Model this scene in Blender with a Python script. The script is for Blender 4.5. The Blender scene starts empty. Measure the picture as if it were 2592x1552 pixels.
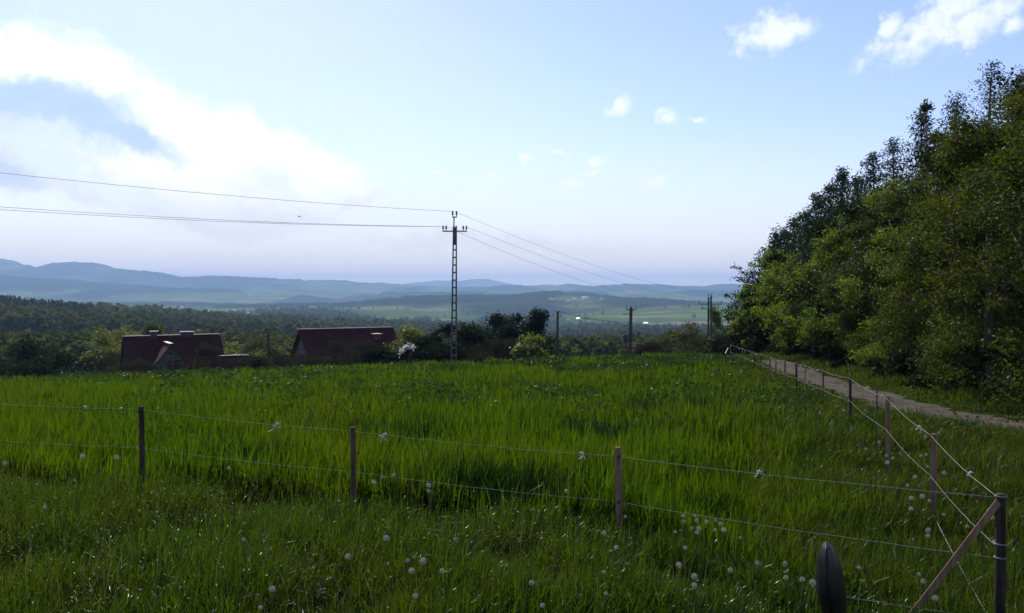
import bpy, math, random
import numpy as np
from mathutils import Vector, Matrix

R = math.radians
sc = bpy.context.scene
col = sc.collection
F = 2157.0            # focal length of the photograph in its own pixels
CX, HY = 1296.0, 730.0  # photo column of the view axis, photo row of the eye-level horizon

# ------------------------------------------------------------------ camera
cam_d = bpy.data.cameras.new('camera')
cam = bpy.data.objects.new('camera', cam_d)
col.objects.link(cam)
cam_d.sensor_width = 36.0
cam_d.lens = 36.0 * F / 2592.0
cam_d.clip_start = 0.05
cam_d.clip_end = 90000
cam.location = (0, 0, 0)
cam.rotation_euler = (R(90) - math.atan((776 - HY) / F), 0, 0)
sc.camera = cam

# ------------------------------------------------------------------ light
SUN_AZ, SUN_EL = -22.0, 42.0      # azimuth from the view axis (negative = left), elevation
sun_dir = Vector((math.sin(R(SUN_AZ)) * math.cos(R(SUN_EL)),
                  math.cos(R(SUN_AZ)) * math.cos(R(SUN_EL)), math.sin(R(SUN_EL))))
sl = bpy.data.lights.new('sun', 'SUN')
sl.energy = 4.2
sl.angle = R(0.53)
sl.color = (1.0, 0.95, 0.86)
so = bpy.data.objects.new('sun', sl)
col.objects.link(so)
so.rotation_euler = (-sun_dir).to_track_quat('-Z', 'Y').to_euler()

sc.view_settings.view_transform = 'Standard'
sc.view_settings.look = 'None'
sc.view_settings.exposure = 0.5
sc.view_settings.gamma = 1.0
sc.render.engine = 'CYCLES'
cy = sc.cycles
cy.max_bounces = 6
cy.diffuse_bounces = 2
cy.glossy_bounces = 2
cy.transmission_bounces = 4
cy.transparent_max_bounces = 6
cy.volume_bounces = 0
cy.caustics_reflective = False
cy.caustics_refractive = False
cy.sample_clamp_indirect = 4.0
cy.sample_clamp_direct = 1.6


# ------------------------------------------------------------------ world: sky and clouds
def azel(px, py):
    u, v = (px - CX) / F, (HY - py) / F
    return math.atan(u), math.atan(v * math.cos(math.atan(u)))


def build_world():
    w = bpy.data.worlds.new('World')
    sc.world = w
    w.use_nodes = True
    nt = w.node_tree
    nt.nodes.clear()
    N, L = nt.nodes.new, nt.links.new

    def sock(node_in, v):
        if hasattr(v, 'is_linked') or hasattr(v, 'links'):
            L(v, node_in)
        else:
            node_in.default_value = v

    def m(op, a, b=0.0, c=None, clamp=False):
        n = N('ShaderNodeMath'); n.operation = op; n.use_clamp = clamp
        sock(n.inputs[0], a); sock(n.inputs[1], b)
        if c is not None:
            sock(n.inputs[2], c)
        return n.outputs[0]

    def vm(op, a, b=None, scale=None):
        n = N('ShaderNodeVectorMath'); n.operation = op
        sock(n.inputs[0], a)
        if b is not None:
            sock(n.inputs[1], b)
        if scale is not None:
            sock(n.inputs['Scale'], scale)
        return n.outputs['Value'] if op in ('LENGTH', 'DOT_PRODUCT') else n.outputs['Vector']

    def mixc(f, a, b):
        n = N('ShaderNodeMix'); n.data_type = 'RGBA'
        sock(n.inputs[0], f); sock(n.inputs[6], a); sock(n.inputs[7], b)
        return n.outputs[2]

    def rng(v, a, b, c=0.0, d=1.0):
        n = N('ShaderNodeMapRange'); n.interpolation_type = 'SMOOTHSTEP'
        sock(n.inputs[0], v)
        n.inputs[1].default_value = a; n.inputs[2].default_value = b
        n.inputs[3].default_value = c; n.inputs[4].default_value = d
        return n.outputs[0]

    def noise(v, scale, detail, rough=0.55):
        n = N('ShaderNodeTexNoise')
        L(v, n.inputs['Vector'])
        n.inputs['Scale'].default_value = scale
        n.inputs['Detail'].default_value = detail
        n.inputs['Roughness'].default_value = rough
        return n

    tc = N('ShaderNodeTexCoord')
    d = vm('NORMALIZE', tc.outputs['Generated'])
    sx = N('ShaderNodeSeparateXYZ'); L(d, sx.inputs[0])
    az = m('ARCTAN2', sx.outputs[0], sx.outputs[1])
    el = m('ARCSINE', sx.outputs[2])
    cb = N('ShaderNodeCombineXYZ'); L(az, cb.inputs[0]); L(el, cb.inputs[1])
    p = cb.outputs[0]
    n1 = noise(p, 9.0, 6.0, 0.6)
    n2 = noise(p, 38.0, 5.0, 0.62)
    off1 = vm('SCALE', vm('SUBTRACT', n1.outputs['Color'], (0.5, 0.5, 0.5)), scale=0.085)
    off2 = vm('SCALE', vm('SUBTRACT', n2.outputs['Color'], (0.5, 0.5, 0.5)), scale=0.028)
    pw = vm('ADD', vm('ADD', p, off1), off2)          # broad warp for the big bank
    ps = vm('ADD', p, off2)                            # fine warp for the small clouds

    def ellipses(src, lst):
        out = None
        for (x, y, rx, ry, rot) in lst:
            a, e = azel(x, y)
            mp = N('ShaderNodeMapping'); mp.vector_type = 'TEXTURE'
            L(src, mp.inputs['Vector'])
            mp.inputs['Location'].default_value = (a, e, 0)
            mp.inputs['Rotation'].default_value = (0, 0, R(rot))
            mp.inputs['Scale'].default_value = (rx / F, ry / F, 1)
            v = m('SUBTRACT', 1.0, vm('LENGTH', mp.outputs[0]))
            out = v if out is None else m('MAXIMUM', out, v)
        return out

    sky = N('ShaderNodeTexSky')
    sky.sky_type = 'NISHITA'
    sky.sun_disc = False
    sky.sun_elevation = R(SUN_EL)
    sky.sun_rotation = R(SUN_AZ)
    sky.altitude = 350
    sky.air_density = 1.0
    sky.dust_density = 0.5
    sky.ozone_density = 1.6
    bgs = vm('MULTIPLY', vm('SCALE', sky.outputs[0], scale=0.118), (0.99, 0.92, 1.12))

    # thin milky veil, heavier towards the bank on the left
    veil = rng(ellipses(pw, [(560, 300, 1500, 620, -18), (700, 640, 1500, 260, -4)]), 0.0, 0.9)
    veil = m('MULTIPLY', veil, rng(n1.outputs['Fac'], 0.25, 0.75, 0.35, 1.0))
    c1 = mixc(m('MULTIPLY', veil, 0.45), bgs, (0.60, 0.69, 0.74, 1))

    bank = ellipses(pw, [(60, 150, 230, 90, -20), (330, 260, 300, 105, -28), (610, 390, 330, 110, -24),
                         (800, 430, 180, 60, -20), (480, 430, 330, 80, -12), (160, 210, 260, 90, -24),
                         (700, 470, 160, 40, -10), (240, 330, 260, 60, -15)])
    bank = rng(m('ADD', bank, m('MULTIPLY', m('SUBTRACT', n2.outputs['Fac'], 0.5), 1.25)), -0.12, 0.66)
    low = ellipses(pw, [(20, 420, 130, 50, -25), (320, 410, 170, 26, -6), (560, 470, 130, 30, -10), (700, 540, 190, 32, -6),
                        (900, 510, 90, 22, 20), (60, 290, 90, 40, -20), (180, 470, 120, 22, -12), (1250, 610, 420, 34, -2),
                        (560, 560, 240, 26, -4)])
    low = rng(m('ADD', low, m('MULTIPLY', m('SUBTRACT', n2.outputs['Fac'], 0.5), 1.0)), -0.1, 0.8, 0.0, 0.6)
    shade = ellipses(pw, [(150, 275, 250, 84, -14), (330, 340, 180, 46, -10), (40, 245, 140, 80, -20), (20, 430, 110, 40, -20)])
    shade = rng(m('ADD', shade, m('MULTIPLY', m('SUBTRACT', n2.outputs['Fac'], 0.5), 1.0)), -0.1, 0.75)
    c2 = mixc(low, c1, (0.66, 0.65, 0.69, 1))
    under = rng(ellipses(pw, [(170, 420, 420, 120, -8), (520, 520, 420, 90, -4)]), 0.0, 0.8, 0.0, 0.4)
    c2 = mixc(under, c2, (0.50, 0.61, 0.74, 1))
    c2 = mixc(low, c2, (0.68, 0.67, 0.71, 1))
    bc = mixc(rng(n1.outputs['Fac'], 0.32, 0.50), (0.70, 0.79, 0.83, 1), (0.92, 0.92, 0.88, 1))
    c3 = mixc(bank, c2, bc)
    c4 = mixc(m('MULTIPLY', shade, 0.85), c3, (0.35, 0.50, 0.72, 1))
    # small fair-weather clouds
    small = ellipses(ps, [(x_, y_, rx_ * 1.25, ry_ * 1.25, ro_) for (x_, y_, rx_, ry_, ro_) in [(1945, 85, 95, 46, 14), (2000, 75, 60, 30, 10), (2390, 40, 180, 60, 30), (2310, 100, 80, 34, 42), (2460, 60, 110, 50, 20),
                          (2250, 75, 40, 20, 55), (2552, 70, 30, 26, 20),
                          (1568, 273, 34, 26, 30), (1684, 300, 34, 22, 10), (1762, 303, 26, 10, 0),
                          (1325, 408, 24, 17, 0), (1500, 412, 34, 17, 10), (1410, 385, 30, 8, 0), (1448, 465, 34, 15, 5),
                          (1663, 460, 36, 20, 10), (1243, 446, 26, 12, 0), (1110, 446, 18, 8, 0), (1017, 460, 22, 10, 0),
                          (1495, 440, 30, 10, 10)]])
    small = m('ADD', small, m('MULTIPLY', m('SUBTRACT', n2.outputs['Fac'], 0.5), 2.1))
    smallf = rng(small, 0.0, 0.95, 0.0, 0.82)
    c5 = mixc(smallf, c4, (0.80, 0.83, 0.85, 1))
    # pale lilac haze low over the horizon
    hz = rng(el, 0.20, -0.02, 0.0, 0.85)
    c6 = mixc(hz, c5, (0.72, 0.685, 0.685, 1))
    hz2 = rng(el, 0.085, 0.0, 0.0, 0.9)
    c7 = mixc(rng(el, 0.035, 0.0, 0.0, 0.9), mixc(hz2, c6, (0.97, 0.84, 0.72, 1)), (1.65, 1.15, 0.75, 1))
    bg = N('ShaderNodeBackground')
    L(c7, bg.inputs[0])
    bg.inputs[1].default_value = 1.0
    out = N('ShaderNodeOutputWorld')
    L(bg.outputs[0], out.inputs[0])


build_world()


# ------------------------------------------------------------------ numpy helpers
def rs(seed):
    return np.random.default_rng(seed)


def vnoise(x, y, seed=0):
    x = np.asarray(x, float); y = np.asarray(y, float)
    xi = np.floor(x).astype(np.int64); yi = np.floor(y).astype(np.int64)
    fx, fy = x - xi, y - yi
    fx = fx * fx * (3 - 2 * fx); fy = fy * fy * (3 - 2 * fy)

    def h(a, b):
        n = (a * 374761393 + b * 668265263 + seed * 1442695041) & 0xffffffff
        n = ((n ^ (n >> 13)) * 1274126177) & 0xffffffff
        n = n ^ (n >> 16)
        return (n & 0xffff) / 65535.0
    return ((h(xi, yi) * (1 - fx) + h(xi + 1, yi) * fx) * (1 - fy) +
            (h(xi, yi + 1) * (1 - fx) + h(xi + 1, yi + 1) * fx) * fy)


def fbm(x, y, seed=0, octv=4):
    s, a, t = 0.0, 1.0, 0.0
    for i in range(octv):
        s = s + a * vnoise(x, y, seed + i * 17)
        t += a; a *= 0.5; x = np.asarray(x) * 2.03; y = np.asarray(y) * 2.03
    return s / t


def sstep(a, b, v):
    t = np.clip((np.asarray(v, float) - a) / (b - a), 0, 1)
    return t * t * (3 - 2 * t)


def mesh_np(name, verts, faces_flat, sizes, mat, smooth=False, attr=None):
    """one mesh from flat arrays"""
    me = bpy.data.meshes.new(name)
    verts = np.ascontiguousarray(verts, dtype=np.float32).reshape(-1, 3)
    ff = np.ascontiguousarray(faces_flat, dtype=np.int32).ravel()
    sizes = np.ascontiguousarray(sizes, dtype=np.int32)
    me.vertices.add(len(verts)); me.vertices.foreach_set('co', verts.ravel())
    me.loops.add(len(ff)); me.loops.foreach_set('vertex_index', ff)
    me.polygons.add(len(sizes))
    st = np.zeros(len(sizes), np.int32); st[1:] = np.cumsum(sizes)[:-1]
    me.polygons.foreach_set('loop_start', st)
    me.polygons.foreach_set('use_smooth', np.full(len(sizes), smooth, dtype=bool))
    if attr:
        for k, v in attr.items():
            a = me.attributes.new(k, 'FLOAT', 'POINT')
            a.data.foreach_set('value', np.ascontiguousarray(v, dtype=np.float32))
    me.update(calc_edges=True)
    me.validate()
    if mat:
        me.materials.append(mat)
    return me


def link(name, me, parent=None):
    o = bpy.data.objects.new(name, me)
    col.objects.link(o)
    if parent:
        o.parent = parent
    return o


def tag(o, label=None, cat=None, group=None, kind=None):
    if label: o['label'] = label
    if cat: o['category'] = cat
    if group: o['group'] = group
    if kind: o['kind'] = kind
    return o


def empty(name, loc, rz=0.0):
    o = bpy.data.objects.new(name, None)
    o.empty_display_size = 0.1
    col.objects.link(o)
    o.location = loc
    o.rotation_euler = (0, 0, rz)
    return o


def copy_tree(o, parent=None):
    c = o.copy()
    col.objects.link(c)
    c.parent = parent
    for ch in list(o.children):
        copy_tree(ch, c)
    return c


class MB:
    """collects simple solids into one mesh"""
    def __init__(self):
        self.v, self.f = [], []

    def add(self, vs, fs):
        b = len(self.v)
        self.v += [tuple(q) for q in vs]
        self.f += [tuple(i + b for i in f) for f in fs]

    def box(self, c, s, rz=0.0, taper=1.0):
        x, y, z = s[0] / 2, s[1] / 2, s[2] / 2
        vs = []
        for zz, k in ((-z, 1.0), (z, taper)):
            for (a, b) in ((-x, -y), (x, -y), (x, y), (-x, y)):
                a, b = a * k, b * k
                vs.append((c[0] + a * math.cos(rz) - b * math.sin(rz), c[1] + a * math.sin(rz) + b * math.cos(rz), c[2] + zz))
        self.add(vs, [(0, 3, 2, 1), (4, 5, 6, 7), (0, 1, 5, 4), (1, 2, 6, 5), (2, 3, 7, 6), (3, 0, 4, 7)])

    def tube(self, pts, rad, n=8, cap=True):
        pts = [Vector(q) for q in pts]
        if not hasattr(rad, '__len__'):
            rad = [rad] * len(pts)
        vs, fs = [], []
        for i, q in enumerate(pts):
            t = (pts[min(i + 1, len(pts) - 1)] - pts[max(i - 1, 0)]).normalized()
            ref = Vector((0, 0, 1)) if abs(t.z) < 0.9 else Vector((1, 0, 0))
            a = t.cross(ref).normalized(); b = t.cross(a)
            for k in range(n):
                w = 2 * math.pi * k / n
                vs.append(q + (a * math.cos(w) + b * math.sin(w)) * rad[i])
        for i in range(len(pts) - 1):
            for k in range(n):
                fs.append((i * n + k, i * n + (k + 1) % n, (i + 1) * n + (k + 1) % n, (i + 1) * n + k))
        if cap:
            fs.append(tuple(range(n))[::-1])
            fs.append(tuple((len(pts) - 1) * n + k for k in range(n)))
        self.add(vs, fs)

    def bar(self, p, q, w, h):
        """rectangular bar from p to q"""
        p, q = Vector(p), Vector(q)
        t = (q - p).normalized()
        ref = Vector((0, 0, 1)) if abs(t.z) < 0.95 else Vector((0, 1, 0))
        a = t.cross(ref).normalized() * w / 2; b = t.cross(a).normalized() * h / 2
        vs = [p - a - b, p + a - b, p + a + b, p - a + b, q - a - b, q + a - b, q + a + b, q - a + b]
        self.add(vs, [(0, 3, 2, 1), (4, 5, 6, 7), (0, 1, 5, 4), (1, 2, 6, 5), (2, 3, 7, 6), (3, 0, 4, 7)])

    def build(self, name, mat, parent=None, smooth=False):
        me = bpy.data.meshes.new(name)
        me.from_pydata(self.v, [], self.f)
        me.update()
        if smooth:
            for p_ in me.polygons: p_.use_smooth = True
        me.materials.append(mat)
        return link(name, me, parent)


# ------------------------------------------------------------------ materials
def new_mat(name):
    m = bpy.data.materials.new(name)
    m.use_nodes = True
    m.node_tree.nodes.clear()
    return m, m.node_tree.nodes.new, m.node_tree.links.new


def solid(name, c1, c2=None, scale=8.0, rough=0.7, bump=0.0, stretch=(1, 1, 1), metal=0.0, spec=0.4, detail=5):
    m, N, L = new_mat(name)
    out = N('ShaderNodeOutputMaterial'); b = N('ShaderNodeBsdfPrincipled')
    L(b.outputs[0], out.inputs[0])
    b.inputs['Roughness'].default_value = rough
    b.inputs['Metallic'].default_value = metal
    b.inputs['Specular IOR Level'].default_value = spec
    b.inputs['Base Color'].default_value = (*c1, 1)
    if c2:
        tc = N('ShaderNodeTexCoord'); mp = N('ShaderNodeMapping'); n = N('ShaderNodeTexNoise')
        L(tc.outputs['Object'], mp.inputs[0]); mp.inputs['Scale'].default_value = stretch
        L(mp.outputs[0], n.inputs['Vector'])
        n.inputs['Scale'].default_value = scale; n.inputs['Detail'].default_value = detail
        cr = N('ShaderNodeValToRGB')
        cr.color_ramp.elements[0].position = 0.35; cr.color_ramp.elements[0].color = (*c1, 1)
        cr.color_ramp.elements[1].position = 0.68; cr.color_ramp.elements[1].color = (*c2, 1)
        L(n.outputs['Fac'], cr.inputs[0]); L(cr.outputs[0], b.inputs['Base Color'])
        if bump:
            bp = N('ShaderNodeBump'); bp.inputs['Strength'].default_value = bump
            bp.inputs['Distance'].default_value = 0.02
            L(n.outputs['Fac'], bp.inputs['Height']); L(bp.outputs[0], b.inputs['Normal'])
    return m


def leafy(name, ca, cb, trans=(0.1, 0.2, 0.02), tfac=0.45, gloss=0.05, grough=0.35, pscale=0.25, pc=None, pmix=0.6):
    """leaf and blade material: diffuse + translucent + a waxy gloss; colour differs from leaf to leaf and patch to patch"""
    m, N, L = new_mat(name)
    out = N('ShaderNodeOutputMaterial')
    g = N('ShaderNodeNewGeometry')
    mx = N('ShaderNodeMix'); mx.data_type = 'RGBA'
    L(g.outputs['Random Per Island'], mx.inputs[0])
    mx.inputs[6].default_value = (*ca, 1); mx.inputs[7].default_value = (*cb, 1)
    colr = mx.outputs[2]
    if pc:
        n = N('ShaderNodeTexNoise'); L(g.outputs['Position'], n.inputs['Vector'])
        n.inputs['Scale'].default_value = pscale; n.inputs['Detail'].default_value = 3
        r_ = N('ShaderNodeMapRange'); L(n.outputs['Fac'], r_.inputs[0])
        r_.inputs[1].default_value = 0.4; r_.inputs[2].default_value = 0.66
        r_.inputs[3].default_value = 0.0; r_.inputs[4].default_value = pmix
        m2 = N('ShaderNodeMix'); m2.data_type = 'RGBA'
        L(r_.outputs[0], m2.inputs[0]); L(colr, m2.inputs[6]); m2.inputs[7].default_value = (*pc, 1)
        colr = m2.outputs[2]
    d = N('ShaderNodeBsdfDiffuse'); L(colr, d.inputs[0])
    t = N('ShaderNodeBsdfTranslucent')
    mt = N('ShaderNodeMix'); mt.data_type = 'RGBA'; mt.blend_type = 'MULTIPLY'; mt.inputs[0].default_value = 1.0
    # light through a leaf: the leaf's own colour, more yellow and brighter
    k = [trans[i] / max(1e-4, 0.5 * (ca[i] + cb[i])) for i in range(3)]
    L(colr, mt.inputs[6]); mt.inputs[7].default_value = (*k, 1)
    L(mt.outputs[2], t.inputs[0])
    ms = N('ShaderNodeMixShader'); ms.inputs[0].default_value = tfac
    L(d.outputs[0], ms.inputs[1]); L(t.outputs[0], ms.inputs[2])
    sh = ms.outputs[0]
    if gloss > 0:
        gl = N('ShaderNodeBsdfGlossy'); gl.inputs['Roughness'].default_value = grough
        gl.inputs[0].default_value = (0.9, 0.95, 0.9, 1)
        mg = N('ShaderNodeMixShader'); mg.inputs[0].default_value = gloss
        L(sh, mg.inputs[1]); L(gl.outputs[0], mg.inputs[2]); sh = mg.outputs[0]
    L(sh, out.inputs[0])
    return m


M = {}
M['crop'] = leafy('crop_blade', (0.0045, 0.0137, 0.0007), (0.0188, 0.0426, 0.0016), (0.0655, 0.1289, 0.0017), 0.5, 0.010, 0.35, 0.35, (0.0195, 0.0310, 0.0012), 0.55)
M['meadow'] = leafy('meadow_blade', (0.0043, 0.0127, 0.0011), (0.0198, 0.0378, 0.0029), (0.0568, 0.1105, 0.0033), 0.45, 0.013, 0.2, 0.6, (0.0187, 0.0263, 0.0028), 0.5)
M['verge'] = leafy('verge_blade', (0.0056, 0.0140, 0.0012), (0.0217, 0.0344, 0.0028), (0.0613, 0.1032, 0.0034), 0.45, 0.010, 0.35, 0.5, (0.0235, 0.0262, 0.0043), 0.5)
M['weed'] = leafy('weed_leaf', (0.0148, 0.0370, 0.0089), (0.0259, 0.0555, 0.0133), (0.0370, 0.0740, 0.0074), 0.3, 0.008, 0.4)
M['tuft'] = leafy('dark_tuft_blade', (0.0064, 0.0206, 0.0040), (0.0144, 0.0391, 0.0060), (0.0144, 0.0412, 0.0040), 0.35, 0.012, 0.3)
M['glint'] = leafy('pale_glint', (0.16, 0.19, 0.12), (0.36, 0.38, 0.30), (0.3, 0.34, 0.24), 0.4, 0.0)  # pale colour of the painted glints on the meadow
M['straw'] = leafy('dry_stalk', (0.16, 0.13, 0.06), (0.24, 0.19, 0.09), (0.2, 0.16, 0.08), 0.3, 0.0)
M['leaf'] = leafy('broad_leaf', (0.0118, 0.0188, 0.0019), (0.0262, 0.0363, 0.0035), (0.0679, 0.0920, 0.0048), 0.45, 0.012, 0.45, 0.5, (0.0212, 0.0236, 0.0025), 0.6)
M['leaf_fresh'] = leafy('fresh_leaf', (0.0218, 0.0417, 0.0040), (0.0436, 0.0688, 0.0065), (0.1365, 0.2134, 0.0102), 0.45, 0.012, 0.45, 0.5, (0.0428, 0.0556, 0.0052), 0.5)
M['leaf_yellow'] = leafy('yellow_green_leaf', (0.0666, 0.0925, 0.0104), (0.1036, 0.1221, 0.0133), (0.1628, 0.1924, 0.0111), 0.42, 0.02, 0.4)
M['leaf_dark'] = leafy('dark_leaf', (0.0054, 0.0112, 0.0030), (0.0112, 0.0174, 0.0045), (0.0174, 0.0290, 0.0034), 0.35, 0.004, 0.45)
M['leaf_grey'] = leafy('silver_leaf', (0.0363, 0.0492, 0.0285), (0.0570, 0.0699, 0.0414), (0.0710, 0.1006, 0.0414), 0.35, 0.02, 0.4)
M['twig'] = leafy('twiggy_bush', (0.0259, 0.0252, 0.0163), (0.0407, 0.0340, 0.0222), (0.0444, 0.0444, 0.0148), 0.25, 0.0)
M['needle'] = leafy('pine_needle', (0.0104, 0.0237, 0.0133), (0.0207, 0.0370, 0.0192), (0.0148, 0.0333, 0.0111), 0.2, 0.012, 0.4)
M['wood_mass'] = leafy('woodland_leaf', (0.018, 0.034, 0.010), (0.042, 0.060, 0.014), (0.06, 0.09, 0.012), 0.3, 0.0, pscale=0.055, pc=(0.068, 0.062, 0.020), pmix=0.9)
M['blossom'] = leafy('white_blossom', (0.75, 0.72, 0.70), (0.85, 0.82, 0.78), (0.7, 0.68, 0.62), 0.4, 0.0)
M['bark'] = solid('bark', (0.05, 0.038, 0.028), (0.11, 0.09, 0.07), 14, 0.9, 0.6, (1, 1, 0.2))
M['post_wood'] = solid('weathered_post', (0.055, 0.038, 0.025), (0.13, 0.092, 0.058), 26, 0.85, 0.5, (1, 1, 0.12), spec=0.08)
M['post_pale'] = solid('sawn_post', (0.13, 0.085, 0.045), (0.24, 0.165, 0.095), 26, 0.8, 0.4, (1, 1, 0.12), spec=0.08)
M['post_dark'] = solid('tarred_post', (0.022, 0.017, 0.013), (0.06, 0.048, 0.038), 22, 0.8, 0.6, (1, 1, 0.15), spec=0.08)
M['rope'] = solid('electric_rope', (0.1344, 0.1310, 0.1210), (0.1848, 0.1781, 0.1680), 60, 0.7)
M['plastic_white'] = solid('white_tape', (0.5040, 0.4970, 0.4760), (0.5740, 0.5670, 0.5600), 30, 0.5)
M['insulator'] = solid('black_plastic', (0.02, 0.02, 0.02), None, rough=0.4)
M['concrete'] = solid('pole_concrete', (0.0600, 0.0600, 0.0528), (0.1080, 0.1050, 0.0900), 6, 0.9, 0.3)
M['steel'] = solid('galvanised_steel', (0.0560, 0.0665, 0.0630), (0.0910, 0.0980, 0.0910), 10, 0.5, 0, metal=0.4)
M['glass_green'] = solid('green_insulator', (0.012, 0.06, 0.04), (0.02, 0.09, 0.06), 10, 0.25)
M['cable'] = solid('cable', (0.10, 0.10, 0.11), None, rough=0.5)
M['pole_wood'] = solid('wooden_pole', (0.035, 0.030, 0.026), (0.075, 0.065, 0.055), 8, 0.9, 0.4, (1, 1, 0.1), spec=0.08)
M['roof'] = solid('red_sheet_roof', (0.030, 0.006, 0.004), (0.062, 0.014, 0.009), 1.1, 0.75, spec=0.1, detail=9)
M['ridge'] = solid('ridge_cap', (0.22, 0.16, 0.14), (0.30, 0.24, 0.21), 3, 0.5)
M['render_grey'] = solid('house_render', (0.07, 0.07, 0.066), (0.11, 0.108, 0.10), 2.0, 0.9)
M['board'] = solid('dark_boards', (0.05, 0.035, 0.028), (0.09, 0.06, 0.045), 3, 0.8)
M['window'] = solid('window_glass', (0.015, 0.018, 0.022), None, rough=0.08, spec=0.8)
M['brick'] = solid('chimney_brick', (0.05, 0.03, 0.028), (0.09, 0.05, 0.045), 6, 0.9)
M['white_wall'] = solid('white_house_wall', (0.7956, 0.7548, 0.5270), (0.8670, 0.8364, 0.6120), 1.0, 0.9)
M['pale_roof'] = solid('pale_roof', (0.5400, 0.4860, 0.2880), (0.6696, 0.6048, 0.3520), 1.0, 0.6)
M['tin_roof'] = solid('tin_roof', (0.3937, 0.3937, 0.3150), (0.5250, 0.5250, 0.4200), 1.0, 0.35, metal=0.3)
M['rust_roof'] = solid('rust_roof', (0.22, 0.09, 0.06), (0.28, 0.13, 0.09), 1.0, 0.6)
M['mirror_shell'] = solid('mirror_plastic', (0.005, 0.005, 0.006), (0.008, 0.008, 0.009), 30, 0.42, 0.02, spec=0.16)
M['mirror_glass'] = solid('mirror_glass', (0.6, 0.6, 0.62), None, rough=0.03, metal=1.0)
M['seed'] = leafy('dandelion_seed', (0.3255, 0.3100, 0.2868), (0.4340, 0.4185, 0.3875), (0.3488, 0.3332, 0.3100), 0.5, 0.0)
M['stem'] = leafy('dandelion_stem', (0.09, 0.11, 0.03), (0.12, 0.11, 0.04), (0.08, 0.1, 0.03), 0.3, 0.0)
M['bird'] = solid('bird_plumage', (0.02, 0.02, 0.02), None, rough=0.8)


def ground_mat(name):
    m, N, L = new_mat(name)
    out = N('ShaderNodeOutputMaterial'); b = N('ShaderNodeBsdfPrincipled')
    L(b.outputs[0], out.inputs[0]); b.inputs['Roughness'].default_value = 1.0
    b.inputs['Specular IOR Level'].default_value = 0.0
    g = N('ShaderNodeNewGeometry'); n = N('ShaderNodeTexNoise'); L(g.outputs['Position'], n.inputs['Vector'])
    n.inputs['Scale'].default_value = 1.3; n.inputs['Detail'].default_value = 8
    cr = N('ShaderNodeValToRGB'); e = cr.color_ramp.elements
    e[0].position = 0.3; e[0].color = (0.010, 0.014, 0.004, 1)
    e[1].position = 0.7; e[1].color = (0.024, 0.036, 0.007, 1)
    L(n.outputs['Fac'], cr.inputs[0]); L(cr.outputs[0], b.inputs['Base Color'])
    bp = N('ShaderNodeBump'); bp.inputs['Strength'].default_value = 0.8; bp.inputs['Distance'].default_value = 0.08
    L(n.outputs['Fac'], bp.inputs['Height']); L(bp.outputs[0], b.inputs['Normal'])
    return m


def land_mat(name):
    """patchwork of meadows, ploughland and woods"""
    m, N, L = new_mat(name)
    out = N('ShaderNodeOutputMaterial'); b = N('ShaderNodeBsdfDiffuse')
    L(b.outputs[0], out.inputs[0])
    g = N('ShaderNodeNewGeometry')
    mp = N('ShaderNodeMapping'); L(g.outputs['Position'], mp.inputs[0])
    mp.inputs['Scale'].default_value = (0.0042, 0.0105, 0.0)
    mp.inputs['Rotation'].default_value = (0, 0, R(12))
    vo = N('ShaderNodeTexVoronoi'); L(mp.outputs[0], vo.inputs['Vector']); vo.inputs['Scale'].default_value = 1.0
    sp = N('ShaderNodeSeparateColor'); L(vo.outputs['Color'], sp.inputs[0])
    cr = N('ShaderNodeValToRGB'); cr.color_ramp.interpolation = 'CONSTANT'
    e = cr.color_ramp.elements
    e[0].position = 0.0; e[0].color = (0.054, 0.095, 0.019, 1)
    e[1].position = 0.25; e[1].color = (0.095, 0.134, 0.030, 1)
    for pos, c in ((0.45, (0.075, 0.114, 0.030)), (0.62, (0.138, 0.149, 0.050)), (0.75, (0.065, 0.118, 0.022)), (0.88, (0.168, 0.138, 0.075))):
        q = e.new(pos); q.color = (*c, 1)
    L(sp.outputs[0], cr.inputs[0])
    n = N('ShaderNodeTexNoise'); L(g.outputs['Position'], n.inputs['Vector'])
    n.inputs['Scale'].default_value = 0.02; n.inputs['Detail'].default_value = 8; n.inputs['Roughness'].default_value = 0.7
    hs = N('ShaderNodeMix'); hs.data_type = 'RGBA'; hs.blend_type = 'MULTIPLY'; hs.inputs[0].default_value = 0.6
    rr = N('ShaderNodeMapRange'); L(n.outputs['Fac'], rr.inputs[0])
    rr.inputs[1].default_value = 0.25; rr.inputs[2].default_value = 0.75; rr.inputs[3].default_value = 0.4; rr.inputs[4].default_value = 1.5
    L(cr.outputs[0], hs.inputs[6]); L(rr.outputs[0], hs.inputs[7])
    at = N('ShaderNodeAttribute'); at.attribute_name = 'forest'
    mx = N('ShaderNodeMix'); mx.data_type = 'RGBA'
    fr = N('ShaderNodeMapRange'); L(at.outputs['Fac'], fr.inputs[0])
    fr.inputs[1].default_value = 0.35; fr.inputs[2].default_value = 0.65
    L(fr.outputs[0], mx.inputs[0]); L(hs.outputs[2], mx.inputs[6])
    n3 = N('ShaderNodeTexNoise'); L(g.outputs['Position'], n3.inputs['Vector'])
    n3.inputs['Scale'].default_value = 0.08; n3.inputs['Detail'].default_value = 4
    fc = N('ShaderNodeMix'); fc.data_type = 'RGBA'; L(n3.outputs['Fac'], fc.inputs[0])
    fc.inputs[6].default_value = (0.011, 0.021, 0.008, 1); fc.inputs[7].default_value = (0.028, 0.041, 0.013, 1)
    L(fc.outputs[2], mx.inputs[7])
    L(mx.outputs[2], b.inputs[0])
    return m


M['ground'] = ground_mat('field_soil')
M['land'] = land_mat('patchwork_land')


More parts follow.
